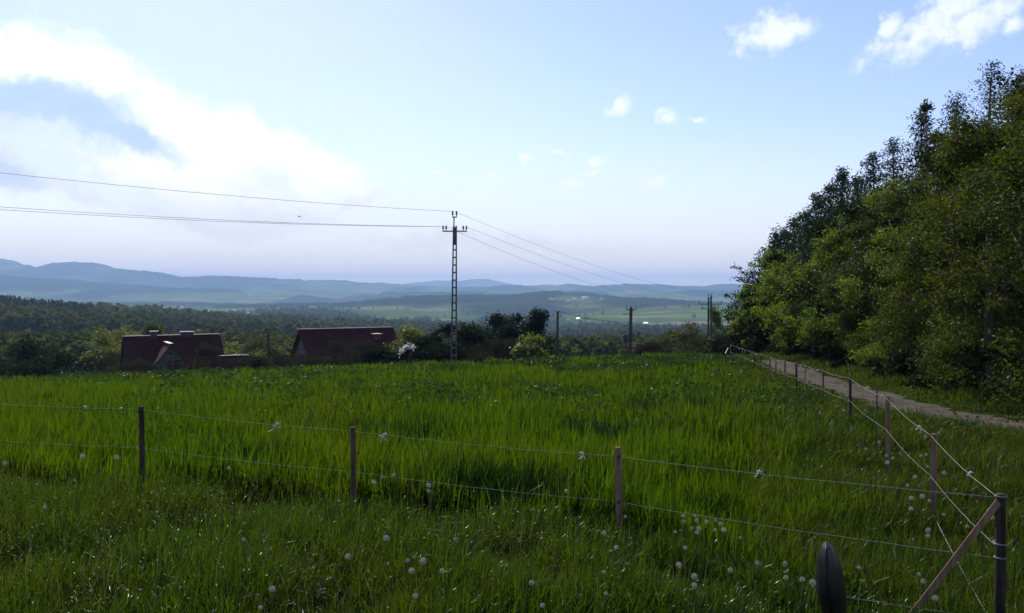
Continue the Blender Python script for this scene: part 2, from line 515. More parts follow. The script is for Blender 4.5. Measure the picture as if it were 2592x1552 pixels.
def track_mat():
    m, N, L = new_mat('stony_track')
    out = N('ShaderNodeOutputMaterial'); b = N('ShaderNodeBsdfPrincipled')
    L(b.outputs[0], out.inputs[0]); b.inputs['Roughness'].default_value = 0.95
    b.inputs['Specular IOR Level'].default_value = 0.15
    g = N('ShaderNodeNewGeometry'); n = N('ShaderNodeTexNoise'); L(g.outputs['Position'], n.inputs['Vector'])
    n.inputs['Scale'].default_value = 2.2; n.inputs['Detail'].default_value = 9; n.inputs['Roughness'].default_value = 0.72
    cr = N('ShaderNodeValToRGB'); e = cr.color_ramp.elements
    e[0].position = 0.34; e[0].color = (0.030, 0.022, 0.016, 1)
    e[1].position = 0.66; e[1].color = (0.078, 0.064, 0.049, 1)
    L(n.outputs['Fac'], cr.inputs[0]); L(cr.outputs[0], b.inputs['Base Color'])
    bp = N('ShaderNodeBump'); bp.inputs['Strength'].default_value = 1.0; bp.inputs['Distance'].default_value = 0.06
    L(n.outputs['Fac'], bp.inputs['Height']); L(bp.outputs[0], b.inputs['Normal'])
    return m


M['track'] = track_mat()

# ------------------------------------------------------------------ terrain
def near_h(x, y):
    """ground of the hilltop field and the slope beyond its crest (eye level is 0)"""
    x = np.asarray(x, float); y = np.asarray(y, float)
    s = np.log1p(np.exp((y - 11) / 2.0)) * 2.0
    g = -2.38 - 0.05 * s
    g = g + 0.036 * np.clip(x - 8, -60, 30) * sstep(8, 55, y)
    yc = 52.0
    t = np.clip(y - yc, 0, None)
    g = g - np.where(t < 16, 0.0042 * t * t, 0.0042 * 256 + 0.134 * (t - 16))
    g = g + 0.62 * sstep(4.2, 1.0, y) * sstep(-8, -2, -np.abs(x) + 4)
    g = g + 0.10 * (fbm(x * 0.13, y * 0.13, 3, 3) - 0.5) * sstep(6, 16, y)
    g = g + (0.20 + 0.10 * sstep(0.5, -4, x)) * sstep(2.6, 0.6, x) * sstep(12.5, 9.2, y) * sstep(4.0, 5.8, y)
    # the wooded bank right of the track stands a little higher
    g = g + 0.7 * sstep(0, 7, x - track_x(y) - 2.2) * sstep(12, 20, y)
    return g


TRACK = [(24.0, 8.5), (15.5, 11.0), (11.2, 14.0), (9.6, 17.0), (9.5, 20.5), (10.5, 26.5), (12.5, 38.0), (14.3, 47.0)]


def track_x(y):
    ys = np.array([p[1] for p in TRACK]); xs = np.array([p[0] for p in TRACK])
    return np.interp(y, ys, xs)


LAYERS = [
    (110, None), (180, None),
    (320, [(0, 880), (700, 905), (1300, 930), (1900, 915)]),
    (600, [(0, 806), (200, 815), (700, 852), (1300, 884), (1900, 880)]),
    (900, [(0, 786), (250, 796), (500, 812), (900, 843), (1400, 868), (1900, 860)]),
    (1500, [(0, 790), (400, 790), (700, 802), (1000, 822), (1400, 842), (1900, 828)]),
    (2300, [(0, 788), (400, 782), (800, 785), (1100, 800), (1400, 795), (1650, 790), (1900, 777)]),
    (3500, [(0, 777), (400, 780), (850, 773), (1000, 761), (1230, 758), (1400, 748), (1460, 751), (1570, 757), (1670, 762), (1900, 776)]),
    (4600, [(0, 772), (500, 770), (900, 776), (1400, 776), (1900, 782)]),
    (6000, [(0, 703), (200, 718), (420, 733), (700, 742), (840, 743), (1050, 746), (1300, 741), (1600, 739), (1900, 744)]),
    (6900, [(0, 735), (900, 748), (1900, 748)]),
    (8200, [(-300, 690), (-80, 660), (0, 657), (42, 665), (89, 682), (136, 670), (188, 666), (272, 675), (345, 685), (418, 696), (460, 705),
             (544, 703), (680, 706), (795, 713), (941, 716), (1046, 722), (1150, 726), (1297, 725), (1360, 723), (1443, 722),
             (1506, 729), (1580, 723), (1632, 722), (1695, 726), (1778, 729), (1820, 725), (1904, 724), (2200, 722)]),
    (10500, [(0, 742), (1900, 742)]),
    (14000, [(0, 742), (940, 727), (1000, 722), (1045, 718), (1090, 712), (1125, 711), (1160, 715), (1185, 711), (1210, 708),
             (1240, 709), (1265, 714), (1300, 722), (1350, 727), (2000, 736)]),
    (19000, [(0, 738), (1900, 738)]),
]


def far_h(u, D):
    """height of the land at view-axis depth D and tangent u = x / D"""
    u = np.asarray(u, float); D = np.asarray(D, float)
    px = CX + np.clip(u, -0.8, 0.8) * F
    zs = []
    for (d, prof) in LAYERS:
        if prof is None:
            z = near_h(np.clip(u, -0.9, 0.9) * d, np.full_like(u, d))
            z = np.maximum(z, -13.5 - (d - 110) * 0.11)
        else:
            row = np.interp(px, [q[0] for q in prof], [q[1] for q in prof])
            z = -(row - HY) / F * d
        zs.append(z)
    ld = np.log(D)
    lds = np.log([d for d, _ in LAYERS])
    z = np.array(zs[0])
    for i in range(len(LAYERS) - 1):
        t = np.clip((ld - lds[i]) / (lds[i + 1] - lds[i]), 0, 1)
        t = t * t * (3 - 2 * t)
        z = np.where(ld >= lds[i], zs[i] * (1 - t) + zs[i + 1] * t, z)
    return z


def forest_f(x, y):
    D = np.maximum(np.asarray(y, float), 1)
    f = fbm(np.asarray(x) / 420.0, D / 640.0, 11, 4)
    f = 0.5 + (f - 0.5) * 2.4
    u = np.asarray(x) / D
    px = CX + u * F
    # wooded crest of the middle ridge and wooded slopes on the left, as in the view
    f = f + 0.85 * np.exp(-((D - 3250) / 420.0) ** 2) * sstep(700, 900, px) * (0.15 + 0.85 * sstep(1500, 1340, px))
    f = f + 0.06 * sstep(820, 250, px) * sstep(1600, 800, D) + 0.35 * sstep(5200, 5900, D) * sstep(700, 100, px)
    f = f + 0.06 * sstep(1300, 700, D) - 0.22 * sstep(8500, 12000, D)
    f = f - 0.30 * np.exp(-((D - 2500) / 700.0) ** 2) * sstep(1350, 1500, px)
    return f


def land_h(x, y):
    x = np.asarray(x, float); y = np.asarray(y, float)
    D = np.maximum(y, 0.1)
    n = near_h(x, y)
    n = np.maximum(n, -13.5 - np.maximum(y - 110, 0) * 0.11)
    f = far_h(x / D, np.maximum(D, 91.0))
    rough = (fbm(x / 160.0, y / 160.0, 5, 4) - 0.5) * np.clip(D * 0.006, 0, 34) * sstep(250, 900, D)
    rough = rough + (fbm(x / 620.0, y / 800.0, 61, 2) - 0.5) * np.clip(D * 0.016, 0, 34) * sstep(500, 1200, D) * sstep(7000, 5000, D)
    w = sstep(95, 170, y)
    return n * (1 - w) + (f + rough) * w


ZR = [0.0, 0.0]


def terrain():
    thf = np.linspace(R(-48), R(48), 700)
    radii = np.concatenate([np.exp(np.linspace(np.log(1.2), np.log(96), 150))])
    # hilltop field: full circle near the viewer
    thb = np.concatenate([thf, np.linspace(R(48), R(312), 70)[1:-1]])
    T, Rr = np.meshgrid(thb, radii)
    X, Y = Rr * np.sin(T), Rr * np.cos(T)
    Z = land_h(X, Y)
    nr, nc = X.shape
    V = np.stack([X, Y, Z], -1).reshape(-1, 3)
    V = np.vstack([V, [[0, 0, float(near_h(0, 0))]]])
    idx = np.arange(nr * nc).reshape(nr, nc)
    a = idx[:-1]; b = idx[1:]
    fq = np.stack([a, np.roll(a, -1, 1), np.roll(b, -1, 1), b], -1).reshape(-1, 4)[:, ::-1]
    tri = np.stack([np.full(nc, nr * nc), np.roll(idx[0], -1), idx[0]], -1)
    ff = np.concatenate([fq.ravel(), tri.ravel()]); sz = np.concatenate([np.full(len(fq), 4), np.full(nc, 3)])
    o = link('field', mesh_np('field', V, ff, sz, M['ground'], True))
    tag(o, kind='structure')
    # valley, middle ridge, blue hills and far peaks share their seam rings
    rad2 = np.exp(np.linspace(np.log(96), np.log(19500), 620))
    for name, r0, r1 in (('valley', 96, 4700), ('hills', 4700, 19500)):
        i0 = np.searchsorted(rad2, r0 * 0.999); i1 = np.searchsorted(rad2, r1 * 0.999)
        rr = rad2[i0:min(i1 + 1, len(rad2))]
        T, Rr = np.meshgrid(thf, rr)
        X, Y = Rr * np.sin(T), Rr * np.cos(T)
        Z = land_h(X, Y)
        Fo = forest_f(X, Y)
        tree = sstep(0.55, 0.75, Fo) * sstep(2400, 3000, Y)
        Z = Z + tree * (7 + 13 * fbm(X / 30.0, Y / 45.0, 31, 2))
        ZR[0] = min(ZR[0], float(Z.min())); ZR[1] = max(ZR[1], float(Z.max()))
        nr, nc = X.shape
        idx = np.arange(nr * nc).reshape(nr, nc)
        fq = np.stack([idx[:-1, :-1], idx[1:, :-1], idx[1:, 1:], idx[:-1, 1:]], -1).reshape(-1, 4)[:, ::-1]
        o = link(name, mesh_np(name, np.stack([X, Y, Z], -1).reshape(-1, 3), fq.ravel(), np.full(len(fq), 4), M['land'], True,
                               {'forest': Fo.ravel()}))
        tag(o, kind='structure')


terrain()


def ground_at(x, y):
    return float(land_h(np.array([float(x)]), np.array([float(y)]))[0])


def on_ground(px, row, h=0.0):
    """where the line of sight through a photo pixel meets the land (plus h)"""
    u, s = (px - CX) / F, (row - HY) / F
    D = np.exp(np.linspace(np.log(3.0), np.log(9000), 6000))
    z = land_h(u * D, D) + h
    k = np.argmax(z >= -s * D)
    if not (z >= -s * D).any():
        k = len(D) - 1
    return u * D[k], D[k], z[k] - h


def build_track():
    pts = []
    P = [Vector((x, y, 0)) for x, y in TRACK]
    for i in range(len(P) - 1):
        p0, p1, p2, p3 = P[max(i - 1, 0)], P[i], P[i + 1], P[min(i + 2, len(P) - 1)]
        for k in range(14):
            t = k / 14.0
            pts.append(0.5 * ((2 * p1) + (p2 - p0) * t + (2 * p0 - 5 * p1 + 4 * p2 - p3) * t * t + (3 * p1 - 3 * p2 + p3 - p0) * t ** 3))
    pts.append(P[-1])
    V, nc = [], 13
    for i, q in enumerate(pts):
        t = (pts[min(i + 1, len(pts) - 1)] - pts[max(i - 1, 0)]).normalized()
        nrm = Vector((t.y, -t.x, 0))
        w = 0.70 + 0.12 * math.sin(i * 0.7) + 0.12 * math.sin(i * 1.9)
        for k in range(nc):
            s = (k / (nc - 1) - 0.5) * 2
            c = q + nrm * s * w
            rut = -0.03 * math.exp(-((abs(s) - 0.55) / 0.2) ** 2)
            edge = -0.03 * (abs(s) ** 6)
            V.append((c.x, c.y, ground_at(c.x, c.y) + 0.035 + rut + edge))
    nr = len(pts)
    idx = np.arange(nr * nc).reshape(nr, nc)
    fq = np.stack([idx[:-1, :-1], idx[:-1, 1:], idx[1:, 1:], idx[1:, :-1]], -1).reshape(-1, 4)
    o = link('dirt_track', mesh_np('dirt_track', np.array(V), fq.ravel(), np.full(len(fq), 4), M['track'], True))
    tag(o, kind='structure')


build_track()

# ------------------------------------------------------------------ fences (positions used by the grass too)
def P3(px, D):
    return (px - CX) / F * D


FRONT = [(-6.6, 9.35), (P3(355, 8.8), 8.8), (P3(892, 8.2), 8.2), (P3(1566, 7.5), 7.5), (P3(2540, 5.5), 5.5)]
FRONT_TOP = [-1.17, None, None, None, None]
SIDE = [(2540, 5.5, 1258), (2368, 8.6, 1104), (2250, 11.1, 1007), (2222, 13.4, 985), (2154, 16, 957), (2085, 18.6, 937), (2039, 21.2, 924), (2017, 23.8, 919),
        (1988, 26.4, 913), (1965, 29, 909), (1950, 31.6, 904), (1927, 34.2, 899), (1910, 36.8, 896), (1896, 39.4, 893), (1880, 43, 890), (1866, 46.5, 887.5), (1850, 50, 885)]


def front_y(x):
    xs = [p[0] for p in FRONT]; ys = [p[1] for p in FRONT]
    return np.interp(x, xs, ys)


def side_x(y):
    ys = [s[1] for s in SIDE]; xs = [P3(s[0], s[1]) for s in SIDE]
    return np.interp(y, ys, xs)


# ------------------------------------------------------------------ grass
def blades(name, x, y, h, w, lean, mat, seed, segs=3, smooth=True, droop=0.0):
    r = rs(seed)
    n = len(x)
    z = land_h(x, y) - 0.01
    a = r.uniform(0, 2 * np.pi, n)                # lean direction
    wind = 0.5
    dx, dy = np.cos(a) + wind, np.sin(a) * 0.8
    k = 1 / np.maximum(np.hypot(dx, dy), 0.2)
    dx, dy = dx * k, dy * k
    b = r.uniform(0, 2 * np.pi, n)                # facing
    wx, wy = np.cos(b), np.sin(b)
    V = np.zeros((n, 2 * segs + 1, 3), np.float32)
    for s in range(segs + 1):
        t = s / segs
        off = lean * h * (t ** 1.8)
        zz = h * (t - 0.35 * np.minimum(lean, 1.2) * t ** 2.2 - droop * np.clip(lean - 0.5, 0, 2) * t ** 4)
        cx, cyy = x + dx * off, y + dy * off
        if s == segs:
            V[:, 2 * segs] = np.stack([cx, cyy, z + zz], -1)
        else:
            ww = 0.5 * w * (1 - 0.75 * t ** 2.0)
            V[:, 2 * s] = np.stack([cx - wx * ww, cyy - wy * ww, z + zz], -1)
            V[:, 2 * s + 1] = np.stack([cx + wx * ww, cyy + wy * ww, z + zz], -1)
    base = (np.arange(n) * (2 * segs + 1))[:, None]
    quads = []
    for s in range(segs - 1):
        quads.append(base + np.array([[2 * s, 2 * s + 1, 2 * s + 3, 2 * s + 2]]))
    tri = base + np.array([[2 * segs - 2, 2 * segs - 1, 2 * segs]])
    q = np.stack(quads, 1).reshape(-1)
    ff = np.concatenate([q, tri.ravel()])
    sz = np.concatenate([np.full(n * (segs - 1), 4), np.full(n, 3)])
    me = mesh_np(name, V.reshape(-1, 3), ff, sz, mat, smooth)
    return link(name, me)


def wedge(n, y0, y1, u0, u1, seed, power=1.0):
    """scatter in the viewed sector; power 1 = equal numbers per e-fold of depth"""
    r = rs(seed)
    t = r.uniform(0, 1, n)
    if power == 1.0:
        y = y0 * (y1 / y0) ** t
    else:
        e = 1 - power
        y = (y0 ** e + t * (y1 ** e - y0 ** e)) ** (1 / e)
    x = y * r.uniform(u0, u1, n)
    return x, y


def build_grass():
    # young cereal inside the fence
    tx_, ty_ = wedge(46000, 5.2, 66.0, -0.82, 0.62, 101)
    q = rs(111)
    x = np.repeat(tx_, 8); y = np.repeat(ty_, 8)
    spread = 0.022 + 0.0022 * y
    x = x + q.normal(0, 1, len(x)) * spread; y = y + q.normal(0, 1, len(y)) * spread * 1.3
    tuft_h = np.repeat(q.uniform(0.55, 1.2, len(tx_)), 8)
    inside = (y > front_y(x) + 0.15) & (x < side_x(y) - 0.1 - 1.9 * fbm(y * 0.5, x * 0.5, 8, 3))
    x, y, tuft_h = x[inside], y[inside], tuft_h[inside]
    r = rs(5)
    clump = fbm(x * 0.9, y * 0.55, 21, 3)
    big = fbm(x * 0.16, y * 0.12, 77, 3)
    keep = r.uniform(0, 1, len(x)) < np.clip(0.3 + 3.2 * (clump - 0.36), 0.16, 1)
    x, y, clump, big, tuft_h = x[keep], y[keep], clump[keep], big[keep], tuft_h[keep]
    h = (0.33 + 0.50 * (clump - 0.35) + 0.20 * (big - 0.5)) * tuft_h * r.uniform(0.65, 1.15, len(x))
    # patches of darker-coloured blades among the paler crop
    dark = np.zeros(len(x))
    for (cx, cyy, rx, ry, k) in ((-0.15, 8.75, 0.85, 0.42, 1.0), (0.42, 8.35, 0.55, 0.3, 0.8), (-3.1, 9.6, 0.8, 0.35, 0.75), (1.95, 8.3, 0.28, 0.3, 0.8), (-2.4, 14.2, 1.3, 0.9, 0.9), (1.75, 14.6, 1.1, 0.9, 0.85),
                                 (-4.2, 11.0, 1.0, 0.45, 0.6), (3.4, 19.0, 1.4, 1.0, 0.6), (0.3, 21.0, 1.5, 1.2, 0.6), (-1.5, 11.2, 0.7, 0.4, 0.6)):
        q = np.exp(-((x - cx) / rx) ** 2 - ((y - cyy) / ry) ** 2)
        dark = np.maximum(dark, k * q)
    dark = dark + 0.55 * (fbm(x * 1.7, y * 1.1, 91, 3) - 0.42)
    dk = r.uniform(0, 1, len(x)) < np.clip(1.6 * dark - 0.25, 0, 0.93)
    w = (0.013 + 0.00085 * np.clip(y - 8, 0, 60)) * r.uniform(0.6, 1.4, len(x))
    lean = np.abs(r.normal(0.16, 0.18, len(x)))
    h = np.clip(h, 0.1, 0.75)
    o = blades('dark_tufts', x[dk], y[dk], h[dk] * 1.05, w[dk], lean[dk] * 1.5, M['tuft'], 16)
    tag(o, 'patches of dark green grass blades standing in the paler crop', 'grass', kind='stuff')
    dk = ~dk
    o = blades('cereal_crop', x[dk], y[dk], h[dk], w[dk], lean[dk], M['crop'], 6)
    tag(o, 'bright green young cereal crop filling the fenced field', 'crop', kind='stuff')

    # fine meadow grass in front of the fence
    x, y = wedge(330000, 3.6, 10.5, -0.85, 0.80, 102)
    out = (y < front_y(np.clip(x, -99, 3.2)) + 0.25) & (x < 3.6 + (y - 5.5) * 0.34)
    out |= (y < 5.6)
    x, y = x[out], y[out]
    r = rs(7)
    c2 = fbm(x * 1.6, y * 1.6, 22, 3)
    keep = r.uniform(0, 1, len(x)) < np.clip(0.3 + 2.4 * (c2 - 0.3), 0.1, 1)
    x, y, c2 = x[keep], y[keep], c2[keep]
    h = (0.18 + 0.34 * (c2 - 0.3)) * r.uniform(0.55, 1.3, len(x))
    w = r.uniform(0.0035, 0.009, len(x))
    lean = np.abs(r.normal(0.55, 0.45, len(x)))
    o = blades('meadow_grass', x, y, np.clip(h, 0.07, 0.55), w, lean, M['meadow'], 8, 5, True, 0.55)
    tag(o, 'fine dark meadow grass glinting in front of the wire fence', 'grass', kind='stuff')

    # tiny pale specks at the meadow grass tips, sun glints put in as colour
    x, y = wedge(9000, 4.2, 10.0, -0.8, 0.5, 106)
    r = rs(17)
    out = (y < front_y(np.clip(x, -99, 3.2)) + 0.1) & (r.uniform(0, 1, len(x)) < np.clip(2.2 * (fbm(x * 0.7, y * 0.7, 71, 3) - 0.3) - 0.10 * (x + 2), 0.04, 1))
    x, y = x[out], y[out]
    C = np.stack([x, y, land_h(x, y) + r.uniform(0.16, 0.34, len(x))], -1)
    o = link('meadow_glints', quads_mesh('meadow_glints', leaf_quads(C, 0.013, 18, 0.5, 0.6), M['glint']))
    tag(o, 'tiny pale specks sprinkled over the front meadow as painted sun glints', 'grass', kind='stuff')

    # rough verge between the side fence and the track, and the bank under the trees
    x, y = wedge(300000, 5.0, 64.0, 0.1, 0.95, 103)
    tx = track_x(y)
    sx_ = side_x(y)
    r = rs(9)
    on_track = (np.abs(x - tx) < 0.20 + 0.75 * fbm(x * 1.3, y * 0.9, 44, 3)) & (y > 9) & (y < 45)
    crown_strip = (np.abs(x - tx) < 0.2) & (r.uniform(0, 1, len(x)) < 0.5)
    nearbit = (y < 15) & (x > 9.6 + (15 - y) * 1.4)
    ok = (x > sx_ - 1.9) & (~on_track | crown_strip) & (x < tx + 9) & ~nearbit & ((y > front_y(np.clip(x, -9, 3.17)) + 0.2) | (x > 3.3))
    x, y = x[ok], y[ok]
    c3 = fbm(x * 0.8, y * 0.8, 23, 3)
    keep = r.uniform(0, 1, len(x)) < np.clip(0.45 + 2.4 * (c3 - 0.3), 0.25, 1)
    x, y, c3 = x[keep], y[keep], c3[keep]
    h = (0.17 + 0.34 * (c3 - 0.3)) * r.uniform(0.5, 1.5, len(x))
    tdist = np.abs(x - track_x(y))
    h = h * np.clip(0.25 + (tdist - 1.0) * 0.8, 0.3, 1)
    w = (0.006 + 0.0008 * np.clip(y - 6, 0, 60)) * r.uniform(0.6, 1.4, len(x))
    lean = np.abs(r.normal(0.45, 0.35, len(x)))
    o = blades('verge_grass', x, y, np.clip(h, 0.05, 0.55), w, lean, M['verge'], 10, 3, True, 0.15)
    tag(o, 'rough olive verge grass along the side fence and the stony track', 'grass', kind='stuff')

    # thin dry flowering stalks standing over the meadow
    x, y = wedge(1800, 4.0, 9.5, -0.8, 0.7, 104)
    out = (y < front_y(np.clip(x, -99, 3.2)) + 0.2)
    x, y = x[out], y[out]
    r = rs(11)
    o = blades('dry_stalks', x, y, r.uniform(0.25, 0.52, len(x)), np.full(len(x), 0.0028), np.abs(r.normal(0.25, 0.25, len(x))), M['straw'], 12, 3)
    tag(o, 'thin pale dry stalks scattered through the front meadow', 'grass', kind='stuff')


def leaf_quads(C, size, seed, up=0.35, aspect=0.62, out_from=None, rand=1.0):
    """rhombic leaves: (n,4,3) corner array"""
    r = rs(seed)
    n = len(C)
    nrm = r.normal(0, 1, (n, 3)); nrm[:, 2] += up * 2
    if out_from is not None:
        d = C - out_from
        nrm += 0.8 * d / np.maximum(np.linalg.norm(d, axis=1, keepdims=True), 1e-3)
    nrm /= np.linalg.norm(nrm, axis=1, keepdims=True)
    t = r.normal(0, 1, (n, 3)); t -= nrm * np.sum(t * nrm, 1, keepdims=True)
    t /= np.maximum(np.linalg.norm(t, axis=1, keepdims=True), 1e-4)
    b = np.cross(nrm, t)
    s = (size * r.uniform(0.6, 1.35, n))[:, None]
    return np.stack([C - t * s * 0.5, C + b * s * aspect * 0.5 - t * s * 0.08, C + t * s * 0.5, C - b * s * aspect * 0.5 - t * s * 0.08], 1)


def quads_mesh(name, Q, mat):
    n = len(Q)
    return mesh_np(name, Q.reshape(-1, 3), np.arange(n * 4), np.full(n, 4), mat)


def build_weeds():
    """broad-leaved weeds in the crop"""
    r = rs(40)
    cl = []
    # dark drifts across the far part of the field, speckled growth along the left crest
    for (n, x0, x1, y0, y1, seed) in ((900, -4, 11, 33, 50, 1), (750, -34, -3, 34, 54, 2), (240, -3, 8, 13, 30, 3), (160, -12, -3, 12, 30, 4)):
        q = rs(50 + seed)
        xx = q.uniform(x0, x1, n); yy = q.uniform(y0, y1, n)
        f = fbm(xx * 0.22, yy * 0.16, 60 + seed, 3)
        k = f > 0.5
        cl.append(np.stack([xx[k], yy[k]], -1))
    cl = np.concatenate(cl)
    C = []
    for (xx, yy) in cl:
        m = 26
        hh = r.uniform(0.25, 0.55)
        z0 = ground_at(xx, yy)
        p_ = np.stack([xx + r.normal(0, 0.22, m), yy + r.normal(0, 0.22, m), z0 + hh * r.uniform(0.35, 1.1, m)], -1)
        C.append(p_)
    C = np.concatenate(C)
    o = link('field_weeds', quads_mesh('field_weeds', leaf_quads(C, 0.03 + 0.0022 * C[:, 1], 41, 0.5, 0.75), M['weed']))
    tag(o, 'dark broad-leaved weeds in drifts across the far part of the crop', 'weeds', kind='stuff')


build_grass()
build_weeds()


# ------------------------------------------------------------------ trees
def tree_crown_np(h, rad, base, seed, nclump, nleaf, lsize, kind='round', sparse=1.0):
    """returns clump centres and leaf centres of a crown standing on the origin"""
    r = rs(seed)
    ch = h - base
    cc = []
    if kind == 'spire':      # pine, spruce: whorls that shorten to the top
        levels = max(7, int(ch / 0.30))
        for i in range(levels):
            t = i / (levels - 1)
            zz = base + ch * t
            rr = rad * (1 - t) ** 0.66 * r.uniform(0.5, 1.15) + 0.06
            nb = int(4 + 5 * (1 - t))
            a0 = r.uniform(0, 6.28)
            for k in range(nb):
                a = a0 + 6.28 * k / nb + r.normal(0, 0.25)
                L_ = rr * r.uniform(0.35, 1.2)
                for s in np.linspace(0.25, 1.0, max(2, int(L_ / 0.38))):
                    cc.append((math.cos(a) * L_ * s, math.sin(a) * L_ * s, zz + 0.22 * L_ * s * s - 0.05 * L_ * s + r.normal(0, 0.16)))
        cc = np.array(cc)
    else:
        v = r.normal(0, 1, (nclump, 3)); v /= np.linalg.norm(v, axis=1, keepdims=True)
        q = r.uniform(0, 1, nclump) ** 0.42
        lump = 0.72 + 0.6 * fbm(v[:, 0] * 2.2 + 5, v[:, 1] * 2.2 + v[:, 2] * 1.7, seed, 3)
        cc = v * (q * lump)[:, None]
        # clumps gather on boughs, leaving dark gaps between them
        nb = max(8, nclump // 8)
        bi = r.integers(0, nb, nclump)
        bc = v[:nb] * (0.55 + 0.45 * r.uniform(0, 1, nb) ** 0.5)[:, None] * lump[:nb, None]
        jit = r.normal(0, 1, (nclump, 3)) * np.array([0.16, 0.16, 0.085])
        on = r.uniform(0, 1, nclump) < 0.9
        cc = np.where(on[:, None], bc[bi] + jit, cc)
        # egg: wider below the middle
        zz = cc[:, 2]
        wd = np.clip(1.0 - 0.22 * zz, 0.5, 1.25)
        cc = np.stack([cc[:, 0] * rad * wd, cc[:, 1] * rad * wd, base + ch * 0.5 + zz * ch * 0.5], -1)
        if kind == 'feather':
            cc[:, :2] *= (0.35 + 0.65 * np.clip((h - cc[:, 2:3]) / ch, 0, 1) ** 0.6)
    cc[:, 2] = np.maximum(cc[:, 2], 0.12)
    per = max(1, nleaf // len(cc))
    sp = (0.068 * rad + 0.06) if kind != 'spire' else 0.20
    sp *= sparse
    Lf = np.repeat(cc, per, 0)
    o = r.normal(0, 1, Lf.shape) * np.array([sp, sp, sp * 0.62])
    return cc, Lf + o


def make_tree(name, label, cat, loc, h, rad, base, seed, mat, nclump=70, nleaf=6000, lsize=0.16, kind='round', group=None, trunk_r=0.1, up=0.35, limbs=9, aspect=0.62, sparse=1.0):
    root = empty(name, loc)
    tag(root, label, cat, group)
    r = rs(seed + 999)
    cc, C = tree_crown_np(h, rad, base, seed, nclump, nleaf, lsize, kind, sparse)
    Q = leaf_quads(C, lsize, seed + 1, up, aspect, np.array([0, 0, base + (h - base) * 0.45]))
    link('crown', quads_mesh('crown', Q, mat), root)
    tr = MB()
    top = h * (0.97 if kind == 'spire' else 0.8)
    pts = [(0.05 * math.sin(seed + i) * (i > 0) * h * 0.15, 0.05 * math.cos(seed * 2 + i) * (i > 0) * h * 0.15, -0.3 + (top + 0.3) * i / 6) for i in range(7)]
    rad_t = [trunk_r * (1.15 - 1.0 * (i / 6) ** 0.9) + 0.008 for i in range(7)]
    tr.tube(pts, rad_t, 7)
    if kind != 'spire':
        ids = r.choice(len(cc), min(limbs, len(cc)), replace=False)
        for k in ids:
            c = Vector(cc[k])
            zs = max(base * 0.8, min(top * 0.9, c.z - Vector((c.x, c.y)).length * 0.8))
            j = max(0, min(5, int((zs + 0.3) / (top + 0.3) * 6)))
            s = Vector(pts[j]).lerp(Vector(pts[j + 1]), 0.5)
            mid = s.lerp(c, 0.5) + Vector((0, 0, 0.1 * (c - s).length))
            rr = rad_t[j] * 0.42
            tr.tube([s, mid, c], [rr, rr * 0.65, rr * 0.2], 5)
    tr.build('trunk', M['bark'], root, True)
    return root


def tree_px(name, label, cat, px, top, D, halfw_px, mat, seed, kind='round', base_f=0.12, nleaf=3000, lsize=None, nclump=50, group=None, **kw):
    """a tree whose crown top stands at a photo row, at depth D"""
    x = P3(px, D)
    g = ground_at(x, D)
    ztop = (HY - top) / F * D
    h = max(0.8, ztop - g)
    rad = halfw_px / F * D
    ls = lsize if lsize else max(0.12, D * 0.0028)
    return make_tree(name, label, cat, (x, D, g), h, rad, h * base_f, seed, mat, nclump, nleaf, ls, kind, group, trunk_r=0.012 * h + 0.03, **kw)


